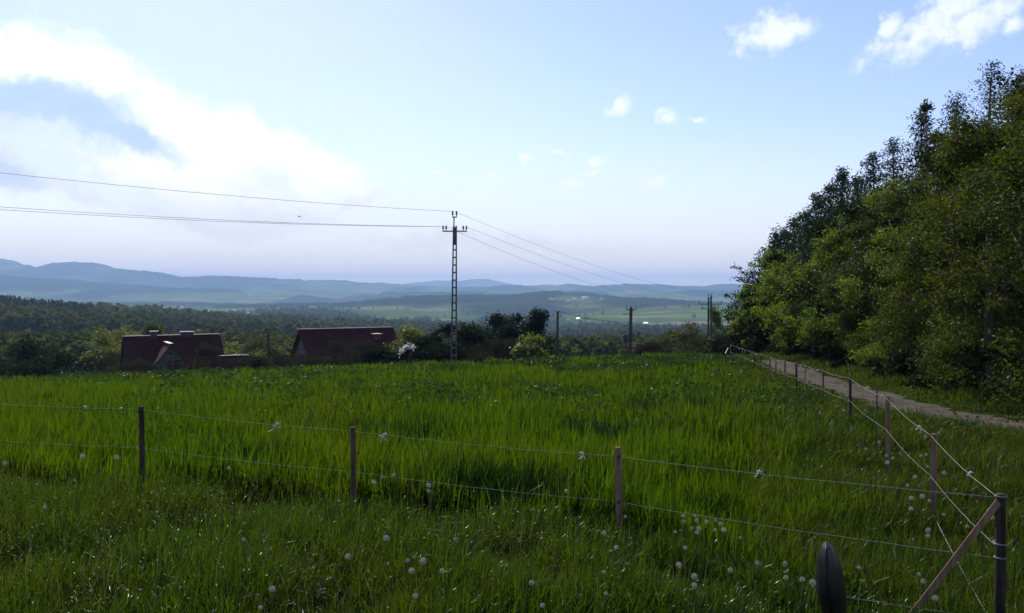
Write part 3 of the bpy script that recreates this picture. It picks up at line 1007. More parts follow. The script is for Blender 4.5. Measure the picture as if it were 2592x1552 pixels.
def build_wood_edge():
    G = 'trees of the wood beside the track'
    front = [  # px, top row, D, half width px, material, label
        (2615, 165, 19.5, 250, 'leaf', 'big olive broadleaf tree at the right picture edge, closest to the track'),
        (2500, 270, 23.5, 175, 'leaf', 'tall olive broadleaf tree just left of the closest tree of the wood'),
        (2395, 375, 27, 165, 'leaf', 'olive broadleaf tree below the dark pine in the wood edge'),
        (2300, 455, 31, 150, 'leaf_fresh', 'fresh green broadleaf tree standing under the feathery sapling'),
        (2215, 520, 36, 130, 'leaf', 'broadleaf tree in the middle of the wood edge beside the track'),
        (2140, 575, 41, 120, 'leaf_fresh', 'fresh green broadleaf tree in front of the tallest pointed spruce'),
        (2062, 630, 47, 112, 'leaf_fresh', 'lighter green broadleaf tree in front of the stepped dark pines'),
        (1995, 655, 54, 88, 'leaf_fresh', 'bushy green tree third from the valley end of the wood'),
        (1945, 650, 61, 75, 'leaf_fresh', 'rounded green tree second from the valley end of the wood'),
        (1915, 720, 60, 50, 'leaf_fresh', 'low leafy maple-like tree at the valley end of the wood'),
    ]
    for i, (px, top, D, hw, mt, lab) in enumerate(front):
        n = 46000 if D < 30 else (26000 if D < 45 else 17000)
        tree_px('broadleaf_tree', lab, 'tree', px, top, D, hw, M[mt], 300 + i, 'round', 0.05, n, 0.075 if D < 30 else 0.0027 * D, 190 if D < 30 else 130, G)
    pines = [
        (1985, 590, 71, 40, 'middle one of the three lowest dark pines at the valley end of the wood'),
        (2042, 545, 65, 44, 'dark pine filling the notch left of the layered spruce'),
        (2098, 478, 60, 44, 'dark pine filling the notch between layered spruce and pointed spruce'),
        (2168, 455, 55, 48, 'dark pine filling the notch right of the pointed spruce'),
        (1962, 600, 74, 34, 'small dark pine rising behind the valley end of the wood'),
        (2010, 560, 68, 50, 'dark pine with layered boughs, lower left of the pointed spruce'),
        (2068, 500, 62, 52, 'dark layered spruce just left of the tallest pointed spruce'),
        (2128, 438, 58, 42, 'pointed dark spruce with a slim top standing clear against the sky'),
        (2205, 400, 52, 54, 'dusky pine between the pointed spruce and the feathery sapling'),
        (2258, 365, 50, 60, 'dark pine with a ragged top below the feathery sapling'),
        (2330, 300, 44, 46, 'dark pine half hidden behind the feathery sapling'),
        (2415, 262, 40, 54, 'round-topped dark pine between the feathery sapling and the tallest pine'),
        (2505, 178, 36, 74, 'tallest dark pine, rising near the top right corner'),
        (2585, 185, 34, 70, 'dark pine at the right picture edge behind the olive trees'),
    ]
    for i, (px, top, D, hw, lab) in enumerate(pines):
        tree_px('pine_tree', lab, 'pine tree', px, top, D, hw * 3.5, M['needle'], 340 + i, 'spire', 0.12, 24000, 0.0034 * D, 50, G, up=0.2, aspect=0.4)
    tree_px('sapling', 'tall feathery pale sapling with gaps showing sky, above the wood edge', 'tree', 2345, 285, 33, 75, M['leaf_grey'], 371, 'feather', 0.35, 2300, 0.15, 60, G, limbs=26, sparse=0.8)
    tree_px('birch_tree', 'wispy grey-green birch top at the top right corner', 'tree', 2570, 190, 27, 110, M['leaf_grey'], 372, 'feather', 0.4, 4200, 0.13, 80, G, limbs=24, sparse=0.8)
    tree_px('birch_tree', 'slim pale twig-like treetop left of the dusky pine in the wood', 'tree', 2235, 385, 47, 40, M['leaf_grey'], 373, 'feather', 0.4, 1200, 0.2, 40, G, limbs=16, sparse=0.8)
    # second row that closes the wood, its inner shade put into the leaf colour
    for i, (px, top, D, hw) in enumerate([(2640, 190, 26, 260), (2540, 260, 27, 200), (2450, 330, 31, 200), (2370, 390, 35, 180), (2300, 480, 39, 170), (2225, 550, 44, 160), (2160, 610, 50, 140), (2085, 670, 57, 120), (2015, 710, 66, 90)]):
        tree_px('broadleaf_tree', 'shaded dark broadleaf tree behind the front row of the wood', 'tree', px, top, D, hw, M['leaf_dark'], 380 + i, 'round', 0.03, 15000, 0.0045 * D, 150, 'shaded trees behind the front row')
    # undergrowth along the foot of the wood, deep shade painted as dark leaves
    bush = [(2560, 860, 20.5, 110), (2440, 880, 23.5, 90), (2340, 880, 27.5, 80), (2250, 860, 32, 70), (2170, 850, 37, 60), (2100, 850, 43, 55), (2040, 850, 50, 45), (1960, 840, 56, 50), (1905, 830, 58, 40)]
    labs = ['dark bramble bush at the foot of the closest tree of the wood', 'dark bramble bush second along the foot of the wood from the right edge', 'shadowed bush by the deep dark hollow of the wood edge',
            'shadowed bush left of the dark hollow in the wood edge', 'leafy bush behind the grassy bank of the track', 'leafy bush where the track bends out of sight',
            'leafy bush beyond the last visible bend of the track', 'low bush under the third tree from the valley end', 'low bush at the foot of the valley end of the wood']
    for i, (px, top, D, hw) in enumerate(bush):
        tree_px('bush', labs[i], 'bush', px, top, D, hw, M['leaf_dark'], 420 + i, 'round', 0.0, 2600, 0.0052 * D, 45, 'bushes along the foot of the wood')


build_wood_edge()


def build_mid_trees():
    G = 'trees and bushes below the field crest'
    L_ = [  # name, label, px, top, D, halfw, material, base
        ('bush', 'dark bush at the left picture edge below the field crest', 30, 872, 84, 75, 'leaf_dark', 0.0),
        ('bush', 'dark bush second from the left picture edge', 110, 880, 80, 60, 'leaf_dark', 0.0),
        ('bush', 'dark pointed evergreen bush left of the gabled house', 185, 862, 86, 52, 'needle', 0.0),
        ('bush', 'brownish bush in front of the gabled house at its left corner', 262, 893, 80, 55, 'twig', 0.0),
        ('broadleaf_tree', 'yellow-green tree against the left end of the gabled house', 262, 858, 106, 45, 'leaf_yellow', 0.05),
        ('broadleaf_tree', 'bright yellow-green tree behind the left end of the gabled house roof', 325, 822, 118, 46, 'leaf_yellow', 0.1),
        ('broadleaf_tree', 'rounded darker tree behind the left chimney of the gabled house', 385, 820, 122, 34, 'leaf', 0.1),
        ('broadleaf_tree', 'yellow-green treetop showing behind the right chimney of the gabled house', 495, 843, 124, 48, 'leaf_yellow', 0.1),
        ('broadleaf_tree', 'pale green tree between the gabled house and the low shed', 568, 862, 116, 40, 'leaf_yellow', 0.05),
        ('broadleaf_tree', 'grey-green tree behind the low shed', 625, 858, 128, 45, 'leaf', 0.05),
        ('broadleaf_tree', 'yellow-green tree against the left end of the long red roof', 712, 850, 112, 42, 'leaf_yellow', 0.05),
        ('bush', 'brown twiggy bush before the wall of the gabled house', 345, 905, 78, 40, 'twig', 0.0),
        ('bush', 'brown twiggy bush right of the gabled house front', 490, 890, 80, 45, 'twig', 0.0),
        ('bush', 'thin brown bush between the gabled house and the low shed', 530, 885, 86, 28, 'twig', 0.0),
        ('bush', 'dark brown bush right of the low shed', 640, 890, 80, 42, 'twig', 0.0),
        ('bush', 'dark twiggy bush at the wooden pole near the low shed', 690, 884, 79, 42, 'twig', 0.0),
        ('bush', 'grey twiggy bush in front of the left gable of the long red roof', 768, 880, 80, 36, 'twig', 0.0),
        ('bush', 'dark bush at the crest below the long red roof', 860, 875, 78, 42, 'twig', 0.0),
        ('bush', 'dark shrub before the middle of the long red roof', 918, 868, 76, 40, 'twig', 0.0),
        ('bush', 'dark shrub before the right end of the long red roof', 975, 866, 77, 40, 'leaf_dark', 0.0),
        ('broadleaf_tree', 'yellow-green tree at the right end of the long red roof', 1025, 812, 100, 40, 'leaf_yellow', 0.05),
        ('broadleaf_tree', 'small dark tree between the yellow-green tree and the concrete pole', 1062, 836, 92, 28, 'leaf_dark', 0.05),
        ('bush', 'dark hedge bush beside the white flowering shrub', 1085, 862, 78, 42, 'leaf_dark', 0.0),
        ('broadleaf_tree', 'dark tree just left of the concrete power pole', 1124, 810, 82, 32, 'leaf_dark', 0.03),
        ('broadleaf_tree', 'slim grey-green tree directly behind the concrete power pole', 1163, 800, 96, 16, 'leaf_grey', 0.1),
        ('bush', 'dark green bush at the foot of the concrete power pole', 1185, 846, 80, 40, 'leaf_dark', 0.0),
        ('broadleaf_tree', 'dark round tree at the left of the tall clump right of the pole', 1213, 805, 84, 30, 'leaf_dark', 0.03),
        ('broadleaf_tree', 'tallest dark tree in the clump right of the concrete pole', 1258, 788, 88, 36, 'leaf_dark', 0.03),
        ('broadleaf_tree', 'broad dark tree at the right of the tall clump', 1300, 796, 84, 38, 'leaf_dark', 0.03),
        ('broadleaf_tree', 'single rounded dark tree beside the slim wooden pole', 1366, 806, 80, 36, 'leaf_dark', 0.02),
        ('bush', 'small bright yellow-green bush in front of the rounded dark tree', 1351, 850, 70, 32, 'leaf_yellow', 0.0),
        ('bush', 'dark brown bush under the tall clump of trees', 1245, 862, 74, 46, 'twig', 0.0),
        ('bush', 'dark brown bush under the broad dark tree', 1300, 858, 76, 40, 'twig', 0.0),
        ('bush', 'low brown bush on the crest right of the transformer pole', 1655, 872, 74, 32, 'twig', 0.0),
        ('bush', 'low brown hedge bush left of the double pole', 1720, 866, 76, 40, 'twig', 0.0),
        ('broadleaf_tree', 'leafy green tree left of the double pole', 1738, 812, 112, 42, 'leaf', 0.02),
        ('broadleaf_tree', 'dusky green tree farther left of the double pole', 1695, 836, 118, 34, 'leaf', 0.02),
        ('broadleaf_tree', 'slim green tree close behind the double pole', 1810, 786, 142, 20, 'leaf_fresh', 0.02),
        ('broadleaf_tree', 'yellow-green tree right of the double pole', 1850, 806, 100, 42, 'leaf', 0.02),
        ('bush', 'dark bush at the fence end under the double pole', 1830, 852, 72, 45, 'leaf_dark', 0.0),
        ('bush', 'dark bush filling the gap between fence end and wood', 1885, 838, 68, 45, 'leaf_dark', 0.0),
    ]
    for i, (nm, lab, px, top, D, hw, mt, bf) in enumerate(L_):
        twig = mt == 'twig'
        tree_px(nm, lab, 'bush' if nm == 'bush' else 'tree', px, top, D, hw * 1.22, M[mt], 500 + i, 'round', bf, 5200 if twig else 6500, 0.26 if not twig else 0.22, 90, G, sparse=2.0, aspect=0.62 if not twig else 0.35, limbs=14 if twig else 7)
    # white flowering shrub, sunlit
    x, D = P3(1030, 77), 77.0
    g = ground_at(x, D)
    root = tree_px('flowering_shrub', 'white flowering shrub shining in the dark hedge left of the concrete pole', 'shrub', 1034, 874, 77, 30, M['leaf_dark'], 560, 'round', 0.0, 900, 0.22, 30, None)
    h = (HY - 874) / F * 77 - g
    r = rs(561)
    n = 330
    a = r.uniform(0.1, 1.0, n)
    C = np.stack([-0.85 + 1.4 * a + r.normal(0, 0.10, n), r.normal(-0.35, 0.3, n), h - 0.85 + 0.75 * np.sin(a * 2.2) + r.normal(0, 0.13, n)], -1)
    link('blossom', quads_mesh('blossom', leaf_quads(C, 0.15, 562, 0.6, 0.9), M['blossom']), root)


build_mid_trees()


def build_woods():
    """woodland of the valley: scattered crowns, read as one mass"""
    r = rs(700)
    # candidates in (px, D)
    zones = [('woods', 'dark mixed woodland filling the near valley behind the houses', 150, 620, 4600, 84, 0.0),
             ('valley_woods', 'blue-green woods and hedgerows of the middle valley', 620, 1500, 5200, 18, 0.0),
             ('distant_woods', 'hazy woods and hedges on the slopes below the middle ridge', 1500, 3300, 5200, 16, 0.0)]
    for zi, (nm, lab, d0, d1, n, k, _) in enumerate(zones):
        q = rs(710 + zi)
        D = np.sqrt(q.uniform(d0 ** 2, d1 ** 2, n * 6)) if zi else np.exp(q.uniform(math.log(d0), math.log(d1), n * 6))
        u = q.uniform(-0.68, 0.62, n * 6)
        x = u * D
        f = forest_f(x, D)
        px = CX + u * F
        th = np.where(px > 400, 0.68 if zi else np.where(D > 380, 0.80, 0.66), 0.66 if zi else 0.70)
        # hedge lines
        hl = np.abs(np.sin(D / 95.0 + fbm(x / 300, D / 300, 9, 2) * 5.0)) < 0.05
        keep = (f > th) | (hl & (q.uniform(0, 1, len(D)) < 0.35))
        if zi == 0:
            keep |= (px < 700) & ((D < 380) | (px < 240)) & (D > 180) & (q.uniform(0, 1, len(D)) < 0.6) & (fbm(x / 60.0, D / 90.0, 33, 3) > 0.55)
            keep &= ~((px > 430) & (px < 1250) & (D < 240))
            keep |= (D > 250) & (px > 1100) & (q.uniform(0, 1, len(D)) < 0.3) & (fbm(x / 50.0, D / 80.0, 35, 3) > 0.5)
        x, D = x[keep][:n], D[keep][:n]
        m = len(x)
        z = land_h(x, D)
        H = q.uniform(6, 12, m) if zi else q.uniform(6, 11, m)
        left = (CX + x / D * F) < 230
        H = np.where(left & (D > 450) & (D < 800), H + q.uniform(0, 2, m), H)
        W = H * q.uniform(0.28, 0.45, m)
        # crowns: clumps on an egg
        v = q.normal(0, 1, (m, k, 3)); v /= np.linalg.norm(v, axis=2, keepdims=True)
        v *= (q.uniform(0.45, 1.0, (m, k, 1))) ** 0.6
        v[:, :, :2] *= np.clip(1 - 0.3 * v[:, :, 2:3], 0.3, 1.3)
        C = np.stack([x[:, None] + v[:, :, 0] * W[:, None], D[:, None] + v[:, :, 1] * W[:, None],
                      z[:, None] + H[:, None] * (0.54 + 0.46 * v[:, :, 2])], -1).reshape(-1, 3)
        cen = np.repeat(np.stack([x, D, z + H * 0.45], -1), k, 0)
        size = np.repeat(H, k) * (0.21 if zi == 0 else (0.44 if zi == 1 else 0.46))
        Q = leaf_quads(C, size, 720 + zi, 0.4, 0.9, cen)
        o = link(nm, quads_mesh(nm, Q, M['wood_mass']))
        tag(o, lab, 'woods', kind='stuff')
    # spiky conifer stand on the left shoulder
    q = rs(730)
    m, k = 340, 90
    px = q.uniform(-120, 215, m); D = q.uniform(560, 760, m)
    x = (px - CX) / F * D
    z = land_h(x, D)
    top = np.interp(px, [-120, 0, 90, 215], [738, 748, 756, 772]) + q.uniform(-4, 14, m)
    H = np.clip((HY - top) / F * D - z, 5, 26)
    t = q.uniform(0.05, 1, (m, k))
    a = q.uniform(0, 6.28, (m, k))
    rr = (1 - t) * 2.3 * q.uniform(0.5, 1, (m, k)) + 0.15
    C = np.stack([x[:, None] + np.cos(a) * rr, D[:, None] + np.sin(a) * rr, z[:, None] + H[:, None] * t], -1).reshape(-1, 3)
    Q = leaf_quads(C, 1.3, 731, 0.3, 0.7)
    o = link('conifer_stand', quads_mesh('conifer_stand', Q, M['needle']))
    tag(o, 'dark conifer stand with spiky tops on the left shoulder of the valley', 'woods', kind='stuff')


build_woods()


# ------------------------------------------------------------------ houses
def gable_house(name, label, cx, cyy, base_z, yaw, L_, W, eave, ridge, wall, roof, over=0.4):
    root = empty(name, (cx, cyy, base_z), yaw)
    tag(root, label, 'house')
    w = MB()
    hl, hw = L_ / 2, W / 2
    # walls with gable tops
    vs = [(-hl, -hw, -1), (hl, -hw, -1), (hl, hw, -1), (-hl, hw, -1), (-hl, -hw, eave), (hl, -hw, eave), (hl, hw, eave), (-hl, hw, eave),
          (-hl, 0, ridge - 0.12), (hl, 0, ridge - 0.12)]
    w.add(vs, [(0, 1, 5, 4), (2, 3, 7, 6), (1, 2, 6, 9, 5), (3, 0, 4, 8, 7)])
    w.build('wall', wall, root)
    rf = MB()
    k = (ridge - eave) / hw
    for s in (-1, 1):
        e = hw + over; ez = ridge - k * e
        a = [(-hl - over, 0, ridge), (hl + over, 0, ridge), (hl + over, s * e, ez), (-hl - over, s * e, ez)]
        b = [(p[0], p[1], p[2] - 0.16) for p in a]
        # sheet ribs are part of the roof surface
        rf.add(a + b, [(0, 1, 2, 3) if s > 0 else (3, 2, 1, 0), (4, 7, 6, 5) if s > 0 else (5, 6, 7, 4), (3, 2, 6, 7), (0, 3, 7, 4), (1, 5, 6, 2)])
        for i in range(int(L_ / 0.5)):
            xx = -hl + 0.25 + i * 0.5
            rf.bar((xx, s * 0.1, ridge - k * 0.1 + 0.02), (xx, s * (e - 0.03), ez + 0.03), 0.05, 0.05)
    ro = rf.build('roof', roof, root)
    rc = MB(); rc.bar((-hl - over, 0, ridge + 0.045), (hl + over, 0, ridge + 0.045), 0.34, 0.09)
    rc.build('ridge_cap', M['ridge'], ro)
    return root, ro


def window_part(root, x, y, z, w, h, axis='y'):
    """window: frame with pane and a sill, on a wall facing -y"""
    f = MB()
    for (dx, dz, sx_, sz) in ((0, h / 2, w + 0.12, 0.07), (0, -h / 2, w + 0.12, 0.07), (-w / 2, 0, 0.07, h - 0.07), (w / 2, 0, 0.07, h - 0.07), (0, 0, 0.05, h - 0.07)):
        f.box((x + dx, y - 0.03, z + dz), (sx_, 0.08, sz))
    fr = f.build('window', M['post_pale'], root)
    g = MB(); g.box((x, y - 0.012, z), (w - 0.02, 0.02, h - 0.02)); g.build('pane', M['window'], fr)
    s = MB(); s.box((x, y - 0.09, z - h / 2 - 0.06), (w + 0.3, 0.2, 0.05)); s.build('sill', M['ridge'], fr)


def build_houses():
    D = 105.0
    zb = lambda row: (HY - row) / F * D
    # gabled house
    cx, cyy = P3(424, D), D + 1.5
    base = ground_at(cx, D)
    ridge = zb(851) - base; eave = zb(928) - base
    yaw = R(30)
    root, ro = gable_house('gabled_house', 'dark red roofed house with two chimneys and a grey front gable, on the left', cx, cyy, base, yaw, 10.6, 7.4, eave, ridge, M['render_grey'], M['roof'], 0.45)
    # cross gable facing the field
    gx = -1.0
    pk = zb(866) - base
    hwid = 2.65
    dep = 5.1
    w = MB()
    gl = eave - 0.45
    w.add([(gx - hwid, -dep, -1), (gx + hwid, -dep, -1), (gx + hwid, -dep, gl), (gx, -dep, pk - 0.12), (gx - hwid, -dep, gl),
           (gx - hwid, -1, -1), (gx + hwid, -1, -1), (gx + hwid, -1, gl), (gx, -1, pk - 0.12), (gx - hwid, -1, gl)],
          [(0, 1, 2, 3, 4), (1, 6, 7, 2), (5, 0, 4, 9)])
    w.build('front_gable', M['render_grey'], root)
    rf = MB()
    k = (pk - gl) / hwid
    for s in (-1, 1):
        e = hwid + 0.4
        a = [(gx, -dep - 0.5, pk), (gx, -0.6, pk), (gx + s * e, -0.6, pk - k * e), (gx + s * e, -dep - 0.5, pk - k * e)]
        b = [(p[0], p[1], p[2] - 0.15) for p in a]
        rf.add(a + b, [(0, 1, 2, 3) if s < 0 else (3, 2, 1, 0), (4, 7, 6, 5) if s < 0 else (5, 6, 7, 4), (3, 2, 6, 7), (0, 3, 7, 4), (1, 5, 6, 2)])
    rg = rf.build('gable_roof', M['roof'], root)
    rc = MB(); rc.bar((gx, -dep - 0.5, pk + 0.04), (gx, -0.9, pk + 0.04), 0.5, 0.08); rc.build('ridge_cap', M['ridge'], rg)
    window_part(root, gx, -dep, pk - 1.15, 0.45, 0.6)
    window_part(root, gx + 0.35, -dep, pk - 2.5, 1.5, 1.1)
    window_part(root, 3.6, -3.7, 1.6, 1.1, 1.2)
    # balcony rail under the wide window
    bl = MB(); bl.box((gx + 0.4, -dep - 0.5, pk - 3.35), (3.2, 1.0, 0.14)); bl.bar((gx - 1.2, -dep - 0.95, pk - 2.75), (gx + 2.0, -dep - 0.95, pk - 2.75), 0.07, 0.07)
    for i in range(9):
        bl.bar((gx - 1.2 + i * 0.4, -dep - 0.95, pk - 3.3), (gx - 1.2 + i * 0.4, -dep - 0.95, pk - 2.78), 0.04, 0.04)
    bl.build('balcony', M['board'], root)
    for (xx, ww, hh) in ((-2.2, 0.7, 0.5), (1.7, 1.4, 0.36)):
        c = MB(); c.box((xx, 0, ridge + hh / 2 - 0.45), (ww, 0.6, hh + 0.9)); ch = c.build('chimney', M['brick'], ro)
        c = MB(); c.box((xx, 0, ridge + hh + 0.06), (ww + 0.3, 0.8, 0.1)); c.build('chimney_cap', M['ridge'], ch)
    # long red roof
    cx, cyy = P3(868, D), D + 2.5
    base = ground_at(cx, D)
    ridge = zb(834) - base; eave = zb(900) - base
    root, ro = gable_house('long_house', 'house with one long plain dark red roof, left of the white flowering shrub', cx, cyy, base, R(29), 11.2, 7.6, eave, ridge, M['render_grey'], M['roof'], 0.55)
    kk = (ridge - eave) / 3.8
    s = MB(); yy = -1.65; s.box((3.3, yy, ridge - kk * 1.65 + 0.28), (0.85, 1.1, 0.75)); sk = s.build('roof_vent', M['brick'], ro)
    s = MB(); s.box((3.3, yy - 0.05, ridge - kk * 1.65 + 0.71), (1.1, 1.35, 0.1)); s.build('vent_cap', M['ridge'], sk)
    window_part(root, -3.0, -3.8, 1.7, 1.2, 1.2)
    window_part(root, 1.5, -3.8, 1.7, 1.2, 1.2)
    # low shed
    D2 = 97.0
    cx = P3(588, D2)
    base = ground_at(cx, D2)
    ridge = (HY - 901) / F * D2 - base
    root, ro = gable_house('low_shed', 'low dark red shed roof between the gabled house and the wooden pole', cx, D2, base, R(24), 3.0, 3.6, ridge - 1.4, ridge, M['board'], M['roof'], 0.25)
    root['category'] = 'shed'


build_houses()


def build_hamlet():
    G = 'far farmhouses in the valley'
    def proto(roof, wall, L_=11.0, W=8.0, e=3.6, rg=7.2):
        root = empty('farmhouse', (0, 0, 0))
        w = MB(); hl, hw = L_ / 2, W / 2
        w.add([(-hl, -hw, -1), (hl, -hw, -1), (hl, hw, -1), (-hl, hw, -1), (-hl, -hw, e), (hl, -hw, e), (hl, hw, e), (-hl, hw, e), (-hl, 0, rg - .1), (hl, 0, rg - .1)],
              [(0, 1, 5, 4), (2, 3, 7, 6), (1, 2, 6, 9, 5), (3, 0, 4, 8, 7)])
        w.build('wall', wall, root)
        f = MB(); k = (rg - e) / hw
        for s in (-1, 1):
            q = hw + .5
            a = [(-hl - .5, 0, rg), (hl + .5, 0, rg), (hl + .5, s * q, rg - k * q), (-hl - .5, s * q, rg - k * q)]
            b = [(p[0], p[1], p[2] - .2) for p in a]
            f.add(a + b, [(0, 1, 2, 3), (5, 4, 7, 6), (3, 2, 6, 7), (0, 3, 7, 4), (1, 5, 6, 2)])
        f.build('roof', roof, root)
        return root
    protos = [proto(M['pale_roof'], M['white_wall']), proto(M['tin_roof'], M['white_wall'], 13, 9), proto(M['rust_roof'], M['white_wall'], 9, 8)]
    used = [False] * 3
    L_ = [(1377, 769, 0, 'farmhouse', 'lone pale farmhouse at the left end of the ridge hamlet'), (1396, 761, 1, '', 'tin roofed farmhouse just under the dark ridge crest, second from left'),
          (1437, 765, 0, '', 'small farmhouse below the ridge crest, third from left'), (1454, 760, 1, '', 'long roofed farmhouse under the ridge crest'),
          (1486, 756, 0, '', 'brightest farmhouse on the ridge line'), (1478, 757, 0, '', 'farmhouse close left of the brightest one on the ridge line'), (1522, 760, 0, '', 'farmhouse on the ridge right of the brightest one'),
          (1649, 769, 0, '', 'lone farmhouse on the ridge left of the double pole'), (1439, 812, 0, '', 'farmhouse right of the top of the slim wooden pole'),
          (1465, 810, 1, '', 'bright tin roofed farmhouse in the valley hamlet'), (1492, 814, 2, '', 'rusty roofed farmhouse in the valley hamlet'), (1471, 830, 0, '', 'farmhouse below the bright tin roofed one'),
          (1507, 836, 2, '', 'dull farmhouse at the left of the lowest row of houses'), (1520, 835, 0, '', 'bright farmhouse in the middle of the lowest row'), (1539, 839, 1, '', 'grey farmhouse left of the transformer pole in the lowest row'),
          (1564, 839, 2, '', 'rusty farmhouse closest left of the transformer pole'), (1636, 822, 1, '', 'bright tin roofed farmhouse right of the transformer pole'), (1602, 815, 0, '', 'farmhouse touching the top half of the transformer pole'),
          (1438, 852, 0, '', 'nearest pale farmhouse beside the slim wooden pole'), (457, 782, 1, '', 'pale farmhouse above the left end of the gabled house'), (530, 790, 2, '', 'long dull farm building above the gabled house'),
          (593, 790, 0, '', 'farmhouse above the low shed'), (628, 796, 0, '', 'small farmhouse at the edge of the open fields on the left'), (683, 791, 0, '', 'farmhouse beside the dark tree clump left of the long red roof'),
          (405, 796, 0, '', 'farmhouse among the woods left of the open fields'), (635, 748, 0, '', 'tiny farmhouse high on the blue slope on the left'), (773, 754, 0, '', 'tiny farmhouse on the blue slope above the long red roof'), (757, 827, 0, '', 'white farmhouse peeping over the left end of the long red roof')]
    for i, (px, row, k, _, lab) in enumerate(L_):
        x, D, z = on_ground(px, row)
        o = protos[k] if not used[k] else copy_tree(protos[k])
        used[k] = True
        s = min(1.3, max(0.5, D / 2300.0))
        o.location = (x, D, z); o.rotation_euler = (0, 0, R((i * 67) % 150 - 60)); o.scale = (s, s, s)
        tag(o, lab, 'house', G)


build_hamlet()


# ------------------------------------------------------------------ power poles and lines
def sag(p, q, s, n=28):
    p, q = Vector(p), Vector(q)
    return [p.lerp(q, i / n) - Vector((0, 0, s * 4 * (i / n) * (1 - i / n))) for i in range(n + 1)]


def pin_insulator(x, y, z, parent, h=0.34):
    m = MB()
    m.tube([(x, y, z), (x, y, z + 0.1), (x, y, z + 0.12), (x, y, z + h * 0.55), (x, y, z + h * 0.6), (x, y, z + h)],
           [0.02, 0.02, 0.07, 0.075, 0.055, 0.06], 8)
    m.build('insulator', M['glass_green'], parent)


